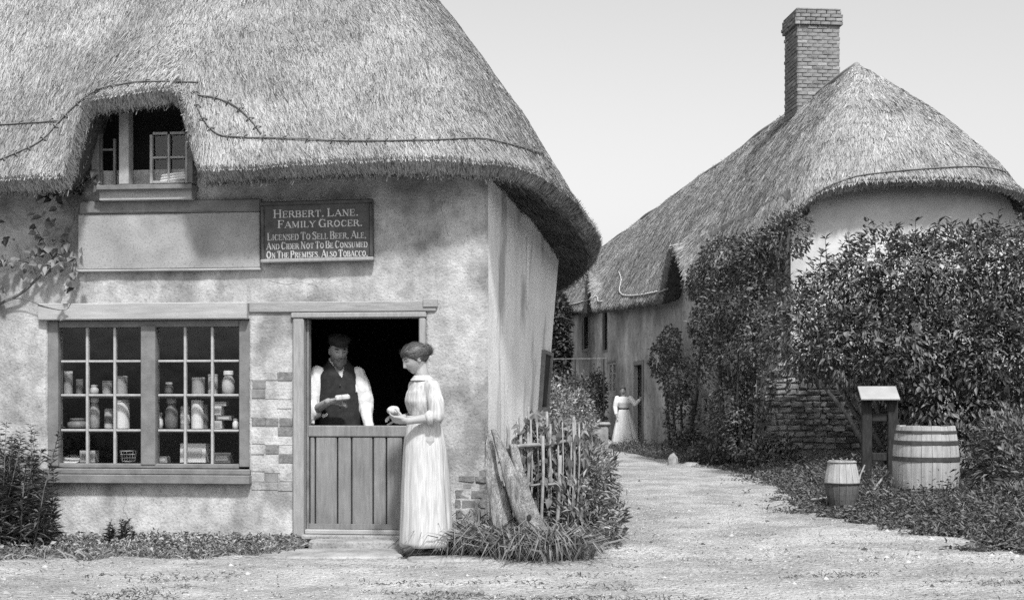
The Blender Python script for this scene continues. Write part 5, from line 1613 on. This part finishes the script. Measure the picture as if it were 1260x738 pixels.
# ================================================================== PLANTS
def gz(p): return np.array([ground_z(a, b) for a, b in p[:, :2]])
LEAVES = []
for k in range(5):
    N = 1
    L, W = 1.0, random.uniform(.5, .7)
    f_, c_ = random.uniform(.1, .3), random.uniform(.05, .25)
    vs = [(0, 0, 0), (W*.5, .32, f_*W), (W*.42, .62, f_*W*.8), (0, 1, -c_), (-W*.42, .62, f_*W*.8), (-W*.5, .32, f_*W), (0, .5, 0)]
    fs = [(0, 1, 6), (1, 2, 6), (2, 3, 6), (3, 4, 6), (4, 5, 6), (5, 0, 6)]
    me = bpy.data.meshes.new('leaf'); me.from_pydata(vs, [], fs)
    a = me.color_attributes.new('tone', 'FLOAT_COLOR', 'POINT'); t = random.choice((.06, .09, .13, .18))
    for d in a.data: d.color = (t, t, t, 1)
    me.materials.append(M['leaf']); LEAVES.append(me)
def leaf_obj(parent, p, d, nrm, size, w=1.0, name='leaf'):
    """one leaf as a part of its own: +y runs to the tip"""
    d = Vector(d).normalized(); n = Vector(nrm); n = n - d*n.dot(d)
    if n.length < 1e-3: n = Vector((0.3, 0.2, 1)); n = n - d*n.dot(d)
    n.normalize(); x = d.cross(n)
    o = link(name, random.choice(LEAVES), None, parent)
    m = Matrix((x*w, d, n)).transposed().to_4x4()
    o.matrix_local = Matrix.Translation(p) @ m @ Matrix.Scale(size, 4)
    return o

# ---- climber on the shop front, far left
cl = empty('wall_climber', l2w(lx(-40), -.06, 0), -TH); tag(cl, 'sparse leafy climber spreading over the shop wall at far left', 'climber')
base_l = Vector((lx(-40), -.06, 0))
def fl(px, py, y=-.06): return Vector((lx(px), y, lz(px, py))) - base_l
stems = [[(-40, 672), (-38, 560), (-30, 440), (-20, 392), (5, 374), (30, 362), (52, 342), (70, 318), (86, 296), (98, 262), (104, 235)],
         [(5, 374), (30, 368), (60, 378), (84, 382), (92, 372)], [(52, 342), (40, 325), (22, 322), (4, 330)], [(70, 318), (58, 300), (50, 285)], [(86, 296), (96, 310), (92, 340), (88, 362)],
         [(-20, 392), (-10, 360), (5, 345), (12, 352)], [(98, 262), (84, 245), (78, 225)], [(104, 235), (118, 225), (130, 212)]]
for k, s_ in enumerate(stems):
    P = catmull([tuple(fl(a, b, -.05 - .03*random.random())) for a, b in s_], 5)
    r0 = .016 if k == 0 else .006
    mb = MB(); mb.tube([Vector(q) for q in P], list(np.linspace(r0, r0*.4, len(P))), 6); mb.build('stem', M['bark'], cl, smooth=True)
def climb_leaves(n, cx, cyy, sx, sy):
    for _ in range(n):
        px_, py_ = random.gauss(cx, sx), random.gauss(cyy, sy)
        p = fl(px_, py_, -.07-random.random()*.06)
        leaf_obj(cl, p, (random.gauss(0, .6), -.5, -random.uniform(.1, 1)), (random.gauss(0, .35), -1, .4), random.uniform(.055, .10), random.uniform(.9, 1.4))
for a in ((16, 22, 322, 12, 7), (22, 72, 285, 12, 16), (26, 80, 310, 13, 12), (12, 92, 345, 7, 14), (6, 12, 350, 6, 6), (14, 55, 320, 18, 10), (26, 88, 232, 14, 10), (18, 112, 222, 12, 8), (8, 30, 300, 14, 20)): climb_leaves(*a)

# ---- upright leafy stalks
def stalks(name, label, cat, spots, hts, leaf_l, leaf_w, tone, mt='leaf_dull', group=None, per=70, lean=.12, top_taper=True):
    b = Vector(spots[0]); o = empty(name, b); tag(o, label, cat, group)
    Ps, Ds, Ns, Ls, Ws, Ts = [], [], [], [], [], []
    sm = MB()
    for s_, h in zip(spots, hts):
        r0 = Vector(s_) - b; ln = Vector((random.gauss(0, lean), random.gauss(0, lean)-.04, 1)); top = r0 + ln*h
        mid = (r0+top)/2 + Vector((random.gauss(0, .02), random.gauss(0, .02), 0))
        sm.tube([r0 - Vector((0, 0, .03)), mid, top], [.007, .005, .002], 5)
        for k in range(per):
            t = random.uniform(.08, 1.0); p = r0.lerp(mid, t*2) if t < .5 else mid.lerp(top, t*2-1)
            a = random.uniform(0, 6.28); up = random.uniform(.0, .9) if t > .3 else random.uniform(-.5, .4)
            Ps.append(p); Ds.append((math.cos(a), math.sin(a), up)); Ns.append((0, 0, 1)); q = (1.15 - .75*t) if top_taper else 1
            Ls.append(leaf_l*q*random.uniform(.7, 1.3)); Ws.append(leaf_w*q*random.uniform(.7, 1.3)); Ts.append(random.uniform(*tone))
    sm.build('stem', M['bark'], o, smooth=True)
    fo = link('foliage', leaf_mesh('foliage', np.array([tuple(p) for p in Ps]), np.array(Ds), np.array(Ns), np.array(Ls), np.array(Ws), np.array(Ts)), M[mt], o)
    tag(fo, kind='stuff')
    return o
sp1, hh1 = [], []
for _ in range(34):
    px_ = random.uniform(-25, 64); d_ = random.uniform(10.0, 10.75)
    top = np.interp(px_, [-25, 10, 40, 55, 66], [520, 512, 508, 560, 610]) + random.uniform(0, 70)
    p = at(px_, HOR, d_); sp1.append((p.x, p.y, ground_z(p.x, p.y))); hh1.append(max(.25, CAMZ+(HOR-top)/F*d_))
stalks('perennial_clump', 'tall dark leafy stalks growing against the wall at the far left corner', 'plant', sp1, hh1, .13, .026, (.04, .16), per=110)
sp1, hh1 = [], []
for _ in range(9):
    px_ = random.uniform(133, 160); d_ = random.uniform(10.35, 10.6); p = at(px_, HOR, d_); sp1.append((p.x, p.y, ground_z(p.x, p.y))); hh1.append(random.uniform(.13, .26))
stalks('weed_tuft', 'small dark weed tuft at the wall foot under the shop window', 'plant', sp1, hh1, .07, .022, (.03, .09), per=50)

# ---- grass at the foot of the shop wall and over the lane
def grass(name, label, pts, hmin, hmax, tone, wd=.006, droop=.8, mt='leaf_dull', lean=.5):
    N = len(pts); p = np.array(pts)
    d = np.concatenate([rng.normal(size=(N, 2))*lean, np.ones((N, 1))], 1)
    o = link(name, blade_mesh(name, p, d, rng.uniform(hmin, hmax, N), rng.uniform(wd*.6, wd*1.5, N), rng.uniform(tone[0], tone[1], N), droop), M[mt])
    tag(o, label, 'grass', kind='stuff'); return o
pts = []
while len(pts) < 19000:
    px_ = random.uniform(-60, 372); y = random.uniform(9.55, 10.85)
    edge = 9.80 + .10*math.sin(px_*.05) + .12*noise.noise(Vector((px_*.03, 1, 2))) + (0 if px_ < 270 else (px_-270)/100*.55) - (.12 if px_ < 60 else 0)
    if y < edge: continue
    if random.random() > min(1, (y-edge)*3 + .18): continue
    x = (px_-630)/F*y; pts.append((x, y, ground_z(x, y)))
grass('grass', 'rough grass strip along the foot of the shop wall', pts, .04, .15, (.10, .40), .008, lean=.8)
q = np.array(pts)[rng.choice(len(pts), 6000)] + np.stack([rng.normal(size=6000)*.03, rng.normal(size=6000)*.03, rng.uniform(.01, .10, 6000)], 1)
D_ = rng.normal(size=(6000, 3)); D_[:, 2] = np.abs(D_[:, 2])*.5
o = link('weeds', leaf_mesh('weeds', q, D_, np.tile([0, 0, 1.0], (6000, 1))+rng.normal(size=(6000, 3))*.4, rng.uniform(.02, .055, 6000), rng.uniform(.012, .03, 6000), rng.uniform(.07, .4, 6000)), M['leaf_dull']); tag(o, 'small broad-leaved weeds in the grass below the shop window', 'weeds', kind='stuff')
pts, tt = [], []
while len(pts) < 5200:      # thin tufts and scraps over the lane
    y = 7.4 + abs(random.gauss(0, 1.0)) + (random.random() < .25)*random.uniform(0, 5); x = random.uniform(-4.5, lane_right(y))
    if noise.noise(Vector((x*1.1, y*3.0, 5))) + .35*noise.noise(Vector((x*5, y*9, 2))) < .20 + .05*(y-7.4): continue
    if y > 9.7 and x < .9: continue
    if random.random() < .35 and y < 13: x = lane_right(y) - abs(random.gauss(0, .7))
    pts.append((x, y, ground_z(x, y)+.002))
grass('lane_grass', 'scattered short grass scraps in the trodden lane', pts, .012, .045, (.06, .22), .006, lean=1.2)

# ---- corner growth: strap-leaved clumps
def clump(px_, y, n, L, label, wd=.016, tone=(.08, .30), up=.5):
    x = (px_-630)/F*y; o = empty('grass_clump', (x, y, ground_z(x, y)-.01)); tag(o, label, 'plant', 'strap-leaved clumps at the shop corner')
    p = rng.normal(size=(n, 3))*np.array([.09, .06, 0]); d = np.concatenate([rng.normal(size=(n, 2))*up, np.ones((n, 1))], 1)
    fo = link('blades', blade_mesh('blades', p, d, rng.uniform(L*.55, L*1.15, n), rng.uniform(wd*.7, wd*1.3, n), rng.uniform(tone[0], tone[1], n), 1.6), M['leaf'], o); tag(fo, kind='stuff')
for a in ((566, 10.22, 150, .50, 'strap-leaved clump right behind the aproned woman'), (590, 10.10, 190, .52, 'strap-leaved clump under the bare stones of the shop corner'),
          (616, 9.95, 200, .46, 'strap-leaved clump in front of the left stump slab'), (645, 9.85, 190, .42, 'strap-leaved clump below the stump foot'),
          (674, 9.80, 180, .42, 'strap-leaved clump at the right foot of the stump'), (700, 9.85, 170, .44, 'strap-leaved clump nearest the lane at the corner')): clump(*a)

# ---- split stump leaning on the corner
stump = empty('tree_stump', at(640, HOR, 10.05)); stump.location.z = 0; tag(stump, 'weathered grey split tree stump leaning against the shop corner', 'stump')
def limb(path, wid, thick, d, knot=None):
    """path in photo px, wid half widths px; flattened gnarled slab"""
    P = catmull([(a, b, w) for (a, b), w in zip(path, wid)], 7); n = 22; vs, fs = [], []
    for i, (px_, py_, w) in enumerate(P):
        c = at(px_, py_, d) - stump.location; hw = w/F*d; th = hw*thick
        for k in range(n):
            a = 2*math.pi*k/n; q = 1 + .22*noise.noise(Vector((math.cos(a)*1.6, math.sin(a)*1.6, i*.16+px_*.01))) + .10*math.sin(a*5+i*.12)
            vs.append((c.x+hw*math.cos(a)*q, c.y+th*math.sin(a)*q + (i/len(P))*-.10, c.z))
    for i in range(len(P)-1):
        for k in range(n): fs.append((i*n+k, i*n+(k+1) % n, (i+1)*n+(k+1) % n, (i+1)*n+k))
    fs.append(tuple(range(n-1, -1, -1))); fs.append(tuple(range((len(P)-1)*n, len(P)*n)))
    mb = MB(); mb.add(vs, fs); return mb.build('slab', M['driftwood'], stump, smooth=True)
limb([(604, 529), (603, 550), (606, 590), (616, 632), (624, 668)], [4, 6, 9, 12, 13], .7, 10.12)
limb([(607, 528), (618, 556), (633, 598), (650, 636), (672, 676)], [3, 6.5, 12, 16, 17], .8, 10.0)
limb([(631, 546), (636, 566), (641, 590), (648, 612)], [5, 6, 6, 7], .8, 10.25)
kp = at(650.5, 636, 9.93) - stump.location; mb = MB(); sphere(mb, kp + Vector((0, -.075, 0)), (.022, .03, .030), 12, 8); mb.build('knot_hole', M['wood_dark'], stump, smooth=True)

# ---- stick fence and the vine on it
fe = empty('stick_fence', (at(665, HOR, 10.35).x, 10.35, 0)); tag(fe, 'rough fence of tied sticks beside the stump at the shop corner', 'fence')
def stick(nm, a, b, r, da=10.3, db=10.35):
    p, q = at(*a, da) - fe.location, at(*b, db) - fe.location
    mb = MB(); mb.tube([p, p.lerp(q, .35)+Vector((.006, 0, .007)), p.lerp(q, .7)+Vector((-.005, .004, -.005)), q], [r, r*.95, r, r*.85], 7); mb.build(nm, M['stick'], fe, smooth=True)
stick('rail', (618, 552), (692, 543), .017); stick('rail', (686, 545), (712, 541), .014, 10.35, 10.6); stick('rail', (652, 597.5), (690, 594), .010, 10.28, 10.3)
stick('stake', (668, 536), (667, 672), .013, 10.24, 10.2); stick('stake', (650, 500), (652, 665), .010, 10.4, 10.4); stick('stake', (673, 506), (674, 668), .010, 10.45, 10.45); stick('stake', (624, 522), (626, 560), .014, 10.3, 10.3)
for k in range(17):
    a_ = 630 + k*5.2 + random.uniform(-3, 3); stick('stake', (a_+random.uniform(-5, 5), random.uniform(505, 550)), (a_, 665), random.uniform(.004, .009), 10.36, 10.34)
stick('stake', (689, 560), (686, 668), .016, 10.3, 10.2); stick('stake', (706, 512), (707, 655), .012, 10.8, 10.8)
vn = empty('fence_vine', (at(665, HOR, 10.5).x, 10.5, 0)); tag(vn, 'leafy vine hanging over the stick fence', 'vine')
sm = MB()
for _ in range(16):
    px_ = random.uniform(628, 712); a = at(px_, 670, 10.5) - vn.location; b = at(px_+random.uniform(-14, 14), random.uniform(505, 545), 10.6) - vn.location
    sm.tube([a, a.lerp(b, .5)+Vector((random.gauss(0, .04), random.gauss(0, .04), 0)), b], [.006, .005, .003], 5)
sm.build('stem', M['bark'], vn)
N = 3000
px_ = rng.uniform(620, 722, N); top = np.interp(px_, [620, 640, 655, 690, 722], [560, 520, 500, 510, 520]); py_ = top + (680-top)*rng.uniform(0, 1, N)**.8
dd = rng.uniform(10.38, 10.85, N)
P = np.array([tuple(at(a, b, c) - vn.location) for a, b, c in zip(px_, py_, dd)])
D_ = np.stack([rng.normal(size=N)*.5, -rng.uniform(.1, .8, N), -rng.uniform(.2, 1.2, N)], 1); Nn = np.stack([rng.normal(size=N)*.4, -np.ones(N), rng.uniform(.2, 1, N)], 1)
fo = link('foliage', leaf_mesh('foliage', P, D_, Nn, rng.uniform(.05, .095, N), rng.uniform(.022, .042, N), rng.choice([.04, .07, .12, .20], N)), M['leaf'], vn); tag(fo, kind='stuff')
for _ in range(70):
    a = random.uniform(630, 715); b = random.uniform(530, 660)
    leaf_obj(vn, at(a, b, random.uniform(10.3, 10.42)) - vn.location, (random.gauss(0, .4), -.5, -1), (random.gauss(0, .4), -1, .5), random.uniform(.07, .11), .8)

# ---- leafy bush masses
def bush(name, label, cat, blobs, n, leaf, tone, mt='leaf', group=None, stems=0, droop=.35, outw=.9, shell=.5, big=0, up=0.0, asp=.42, base=None):
    c0 = Vector(base) if base is not None else Vector((sum(b[0][0] for b in blobs)/len(blobs), sum(b[0][1] for b in blobs)/len(blobs), 0))
    o = empty(name, c0); tag(o, label, cat, group)
    vol = np.array([b[1][0]*b[1][1]+b[1][1]*b[1][2]+b[1][0]*b[1][2] for b in blobs]); cnt = (n*vol/vol.sum()).astype(int)
    P, Nn = [], []
    for (c, r), k in zip(blobs, cnt):
        d = rand_dirs(k); rad = rng.uniform(shell, 1.0, size=(k, 1))**.6
        bump = np.array([1+.30*noise.noise(Vector(q)*2.4+Vector(c)) + .18*noise.noise(Vector(q)*5+Vector(c)) for q in d])[:, None]
        P.append(np.array(c)+d*rad*bump*np.array(r)); Nn.append(d)
    P = np.concatenate(P); Nn = np.concatenate(Nn)
    keep = P[:, 2] > .02; P, Nn = P[keep], Nn[keep]; m = len(P)
    # sprays: neighbours share a heading
    cell = np.floor(P/.28).astype(int); hsh = (cell[:, 0]*73856093 ^ cell[:, 1]*19349663 ^ cell[:, 2]*83492791) & 1023
    table = rand_dirs(1024); head = table[hsh]
    D_ = Nn*outw + head*.8 + rng.normal(size=(m, 3))*.35; D_[:, 2] += up - droop
    Nr = Nn*.6 + np.array([[0, 0, .9]]) + rng.normal(size=(m, 3))*.45
    tn = rng.uniform(tone[0], tone[1], m)*rng.choice([.55, 1, 1, 1.5], m)*(.75+.5*(table[hsh][:, 0]*.5+.5))
    L = leaf*(.35 + 1.0*rng.beta(1.6, 2.2, m))
    fo = link('foliage', leaf_mesh('foliage', P-np.array(c0), D_, Nr, L, L*asp, tn), M[mt], o); tag(fo, kind='stuff')
    if stems:
        for _ in range(stems):
            b = random.choice(blobs); tgt = Vector(b[0]) - c0 + Vector((random.gauss(0, .3)*b[1][0], random.gauss(0, .3)*b[1][1], random.uniform(-.2, .6)*b[1][2])); st_ = Vector((random.gauss(0, .12)+tgt.x*.35, random.gauss(0, .12)+tgt.y*.35, -.05))
            mb = MB(); r0 = max(.012, .016*tgt.length); mb.tube([st_, st_.lerp(tgt, .45)+Vector((random.gauss(0, .08), random.gauss(0, .08), .1)), tgt], [r0, r0*.7, r0*.25], 6); mb.build('stem', M['bark'], o, smooth=True)
    if big:   # the sprays that show largest, leaf by leaf
        tc = np.array([0, 0, CAMZ]) - P; tc /= np.linalg.norm(tc, axis=1, keepdims=True)
        sc = (Nn*tc).sum(1) + .5*Nn[:, 2] + rng.uniform(0, .6, m)
        for i in np.argsort(-sc)[:big]:
            leaf_obj(o, Vector(P[i]) - c0 + Vector(Nn[i])*.03, D_[i], Nr[i], leaf*random.uniform(1.0, 1.6), .75)
    return o
def B(px_, py_, d, rx, ry, rz): return (tuple(at(px_, py_, d)), (rx, ry, rz))
# roadside bush at the end of the stick fence
bush('roadside_bush', 'narrow-leaved bush at the lane edge right of the stick fence', 'bush', [B(712, 640, 10.4, .24, .35, .42), B(722, 600, 10.9, .22, .45, .42), B(728, 588, 11.8, .22, .6, .36), B(738, 640, 10.9, .22, .4, .30), B(700, 588, 11.3, .22, .4, .42), B(742, 660, 10.7, .16, .3, .16), B(716, 570, 13.2, .18, .7, .4)], 7500, .085, (.10, .28), 'leaf_dull', stems=10, up=.5, asp=.26, base=(.55, 10.8, 0))
# shrubs over the near end of the cottage
bush('laurel_shrub', 'large glossy-leaved shrub covering the cottage end wall on the right', 'shrub',
     [B(990, 410, 20.0, .75, .8, .75), B(1030, 372, 20.3, .75, .8, .70), B(1085, 345, 20.2, .85, .9, .80), B(1140, 350, 20.0, .9, .9, .82), B(1195, 340, 20.0, .9, .9, .85), B(1250, 335, 20.2, .95, .9, .90), B(1310, 360, 20.2, 1.0, 1., 1.1),
      B(1060, 430, 19.6, .8, .8, .65), B(1130, 430, 19.4, .9, .8, .75), B(1200, 430, 19.4, .9, .8, .8), B(1265, 440, 19.4, .9, .8, .9), B(1150, 500, 19.6, .8, .8, .6), B(1220, 510, 19.5, .9, .8, .7), B(1290, 520, 19.3, .9, .8, .8), B(1120, 530, 19.9, .5, .6, .5), B(1090, 470, 20.8, .7, .6, .6), B(1160, 470, 21.0, .9, .7, .9), B(1240, 460, 21.0, .9, .7, 1.0), B(1010, 430, 21.2, .6, .5, .5), B(1090, 400, 21.2, 1.0, .6, .7), B(1190, 400, 21.2, 1.0, .6, .8)],
     52000, .122, (.05, .18), 'leaf', stems=16, big=240, asp=.36, droop=.3, base=(at(1170, HOR, 19.9).x, 19.9, 0))
# tall shoots out of the top
sp1, hh1 = [], []
sh = empty('shrub_shoots'); sh.parent = bpy.data.objects['laurel_shrub']
mb = MB(); Ps, Ds, Ns, Ls, Ts = [], [], [], [], []
lsl = bpy.data.objects['laurel_shrub'].location
for px_, py_ in ((1008, 318), (1018, 305), (1047, 302), (1078, 290), (1098, 284), (1128, 282), (1160, 284), (1170, 280), (1208, 276), (1232, 272), (1252, 276), (1060, 300), (985, 350), (1145, 290), (1190, 282)):
    a = at(px_, py_+26, 20.1) - lsl; b = at(px_+random.uniform(-6, 6), py_-12, 20.1) - lsl
    mb = MB(); mb.tube([a, b], [.010, .004], 5); mb.build('stem', M['bark'], sh)
    for k in range(16):
        t = random.random(); an = random.uniform(0, 6.28); Ps.append(tuple(a.lerp(b, t))); Ds.append((math.cos(an), math.sin(an), random.uniform(.3, 1.0))); Ns.append((0, -.3, 1)); Ls.append(random.uniform(.10, .17)); Ts.append(random.uniform(.06, .14))
link('foliage', leaf_mesh('foliage', np.array(Ps), np.array(Ds), np.array(Ns), np.array(Ls), np.array(Ls)*.34, np.array(Ts)), M['leaf'], sh)
bush('ivy', 'dark ivy thick over the near corner of the cottage up to the eave', 'ivy',
     [B(968, 290, 22.1, .42, .5, .42), B(935, 312, 22.6, .50, .6, .45), B(895, 322, 23.6, .55, .8, .48), B(868, 345, 24.6, .40, .8, .45), B(905, 370, 23.2, .6, .6, .55), B(940, 360, 22.4, .50, .5, .6), B(908, 430, 23.2, .45, .6, .75), B(930, 415, 22.3, .38, .4, .5), B(900, 500, 23.4, .40, .6, .75), B(915, 530, 22.8, .36, .5, .6), B(900, 545, 23.6, .35, .6, .5), B(938, 470, 22.35, .22, .3, .7), B(948, 560, 21.9, .5, .5, .35), B(880, 560, 24.5, .5, .8, .35)],
     22000, .088, (.05, .18), 'leaf', stems=9, asp=.5, big=40, base=(at(915, HOR, 23.2).x, 23.2, 0))
bush('climbing_rose', 'dark climber on the cottage long wall between ivy and far doorway', 'climber',
     [B(824, 425, 30.6, .25, .9, .45), B(832, 465, 30.0, .36, .9, .6), B(838, 515, 29.5, .40, .9, .75), B(812, 440, 31.2, .25, .7, .5), B(850, 545, 28.4, .4, .8, .35), B(862, 400, 27.5, .25, .8, .4)], 4800, .10, (.05, .17), 'leaf_dull', stems=6, asp=.55, base=(at(836, HOR, 30.4).x, 30.4, 0))
bush('wall_creeper', 'thin creeper scattered over the pale cottage wall beside the ivy', 'creeper',
     [B(862, 450, 27.8, .3, 1.0, .6), B(872, 420, 27.0, .3, 1.0, .6), B(878, 520, 26.6, .25, .8, .4)], 1500, .09, (.06, .2), 'leaf_dull', asp=.5, shell=.1, base=(at(866, HOR, 27.6).x, 27.6, 0))
bush('garden_bush', 'dark round bush against the far cottage wall left of the doorway', 'bush', [B(722, 492, 40.0, .5, .8, .85), B(735, 488, 40.5, .3, .8, .9), B(700, 495, 39, .5, .8, .75), B(690, 488, 41, .6, .8, 1.0), B(728, 525, 37.5, .5, .8, .55)], 6500, .13, (.05, .14), 'leaf_dull', stems=5, base=(at(715, HOR, 39.5).x, 39.5, 0))
bush('flowering_border', 'pale flowering plants in the far garden behind the shop corner', 'plant', [B(690, 515, 24, .45, 1.2, .35), B(708, 505, 26, .4, 1., .40), B(676, 505, 22, .4, 1., .55), B(716, 520, 27, .35, 1., .25)], 5000, .09, (.10, .36), 'leaf_dull', up=.5, asp=.4, base=(at(695, HOR, 24).x, 24, 0))
bush('verge_bush', 'leafy bush right of the barrel at the right edge', 'bush', [B(1236, 590, 14.0, .40, .5, .46), B(1262, 570, 14.2, .5, .6, .65), B(1228, 556, 15.9, .35, .4, .5), B(1245, 630, 12.8, .5, .5, .28), B(1300, 600, 13.5, .6, .6, .55)], 8000, .095, (.06, .19), 'leaf_dull', stems=8, up=.25, asp=.33, base=(at(1225, HOR, 14.0).x, 14.0, 0))

def tree(name, label, px_, d, blobs, n, leaf, tone, trunk_r, group=None):
    p = at(px_, HOR, d); o = empty(name, (p.x, d, 0)); tag(o, label, 'tree', group)
    top = max(b[0][2] for b in blobs)
    mb = MB(); mb.tube([(0, 0, -.1), (.05, 0, top*.35), (-.05, .05, top*.75)], [trunk_r, trunk_r*.8, trunk_r*.4], 9)
    for b in blobs: q = Vector(b[0]) - o.location; mb.tube([(0, 0, top*.3), q*.6+Vector((0, 0, top*.12)), q], [trunk_r*.5, trunk_r*.3, trunk_r*.1], 6)
    mb.build('trunk', M['bark'], o, smooth=True)
    P, Nn = [], []
    for c, r in blobs:
        q, nn = ellipsoid_pts(n//len(blobs), c, r, .35); P.append(q); Nn.append(nn)
    P = np.concatenate(P); Nn = np.concatenate(Nn); m = len(P); L = rng.uniform(leaf*.7, leaf*1.3, m)
    fo = link('crown', leaf_mesh('crown', P-np.array(o.location), Nn+rng.normal(size=(m, 3))*.7, Nn*.5+np.array([[0, 0, 1]]), L, L*.5, rng.uniform(tone[0], tone[1], m)), M['leaf_dull'], o); tag(fo, kind='stuff')
tree('orchard_tree', 'dark leafy tree behind the shop seen under its eave', 688, 46, [B(682, 395, 46, .6, 1.2, 1.1), B(688, 430, 45.5, .42, 1, .8), B(668, 385, 47, .9, 1.2, 1.2), B(680, 450, 45.5, .6, 1, .8)], 7000, .18, (.03, .10), .10)
tree('background_tree', 'distant tree rising past the far end of the cottage roof', 660, 75, [B(672, 375, 75, 2.5, 2.5, 2.4), B(640, 360, 76, 3, 2.5, 3.0), B(700, 400, 76, 2.2, 2, 1.8)], 6000, .3, (.04, .10), .2)

# rail across the gap behind the shop
rf = empty('rail_fence', (at(705, HOR, 36).x, 36, 0)); tag(rf, 'thin pale rail across the garden gap behind the shop', 'fence')
a, b = at(668, 441.5, 35.5) - rf.location, at(746, 441, 37) - rf.location
mb = MB(); mb.tube([a, a.lerp(b, .5), b], .010, 6); mb.build('rail', M['stick'], rf)
for t in (.05, .5, .96):
    q = a.lerp(b, t); mb = MB(); mb.tube([(q.x, q.y, 0), (q.x, q.y, q.z)], .02, 6); mb.build('post', M['wood_dark'], rf)
gw = empty('garden_wall', (at(690, HOR, 33).x, 33, 0)); tag(gw, 'low pale garden wall behind the flowering plants', 'wall')
mb = MB(); mb.cbox(-1.2, 1.2, -.15, .15, -.05, .55, .03); mb.build('wall_body', M['stone'], gw); mb = MB(); mb.cbox(-1.25, 1.25, -.2, .2, .552, .64, .03); mb.build('coping', M['stone'], gw)

# ---- undergrowth of the verge
pts, lv = [], []
while len(pts) < 26000:
    y = 9.5 + random.expovariate(1/8.0)
    if y > 40: continue
    lr = lane_right(y); wall_x = 9.5 if y < 22.3 else 4.9-.094*(y-22.86)
    x = lr + abs(random.gauss(0, .9)) * (1 if y < 22 else .6) + .03
    if x > wall_x - .02: continue
    x -= .10*random.random()*(random.random() < .3)
    dpt = max(0.0, x - lr)
    if (abs(x-3.70) < .30 and 13.9 < y < 14.6) or (abs(x-4.76) < .40 and 14.2 < y < 14.75 and random.random() < .75): continue
    if random.random() > .25 + dpt*2.0 + .4*noise.noise(Vector((x*1.5, y*1.5, 0))): continue
    pts.append((x, y, ground_z(x, y)-.004)); lv.append(dpt)
while len(pts) < 33000:      # short growth creeping over the lane edge
    y = 9.3 + random.expovariate(1/4.0)
    if y > 30: continue
    x = lane_right(y) + .1 - abs(random.gauss(0, .28))
    if noise.noise(Vector((x*2.2, y*3.5, 8))) < -.05 + .9*max(0, lane_right(y)-x): continue
    pts.append((x, y, ground_z(x, y)+.001)); lv.append(-.05)
p = np.array(pts); lv = np.array(lv); N = len(p)
hgt = (.06 + .28*np.clip(lv, -.1, 1))*rng.uniform(.5, 1.3, N)
d = np.concatenate([rng.normal(size=(N, 2))*.55, np.ones((N, 1))], 1)
o = link('undergrowth', blade_mesh('undergrowth', p, d, hgt, rng.uniform(.006, .018, N), rng.uniform(.05, .17, N)*rng.choice([.6, 1, 1.6], N), 1.0), M['leaf_dull']); tag(o, 'dark weeds and grass along the verge between lane and cottage', 'undergrowth', kind='stuff')
idx = rng.choice(N, 15000); q = p[idx] + np.stack([rng.normal(size=15000)*.05, rng.normal(size=15000)*.05, hgt[idx]*rng.uniform(.1, 1.0, 15000)], 1)
D_ = rng.normal(size=(15000, 3)); D_[:, 2] = np.abs(D_[:, 2])*.4
o = link('ground_cover', leaf_mesh('ground_cover', q, D_, np.tile([0, 0, 1.0], (15000, 1))+rng.normal(size=(15000, 3))*.3, rng.uniform(.03, .08, 15000), rng.uniform(.015, .04, 15000), rng.uniform(.05, .2, 15000)), M['leaf_dull']); tag(o, 'low broad-leaved weeds on the verge below the cottage', 'ground cover', kind='stuff')
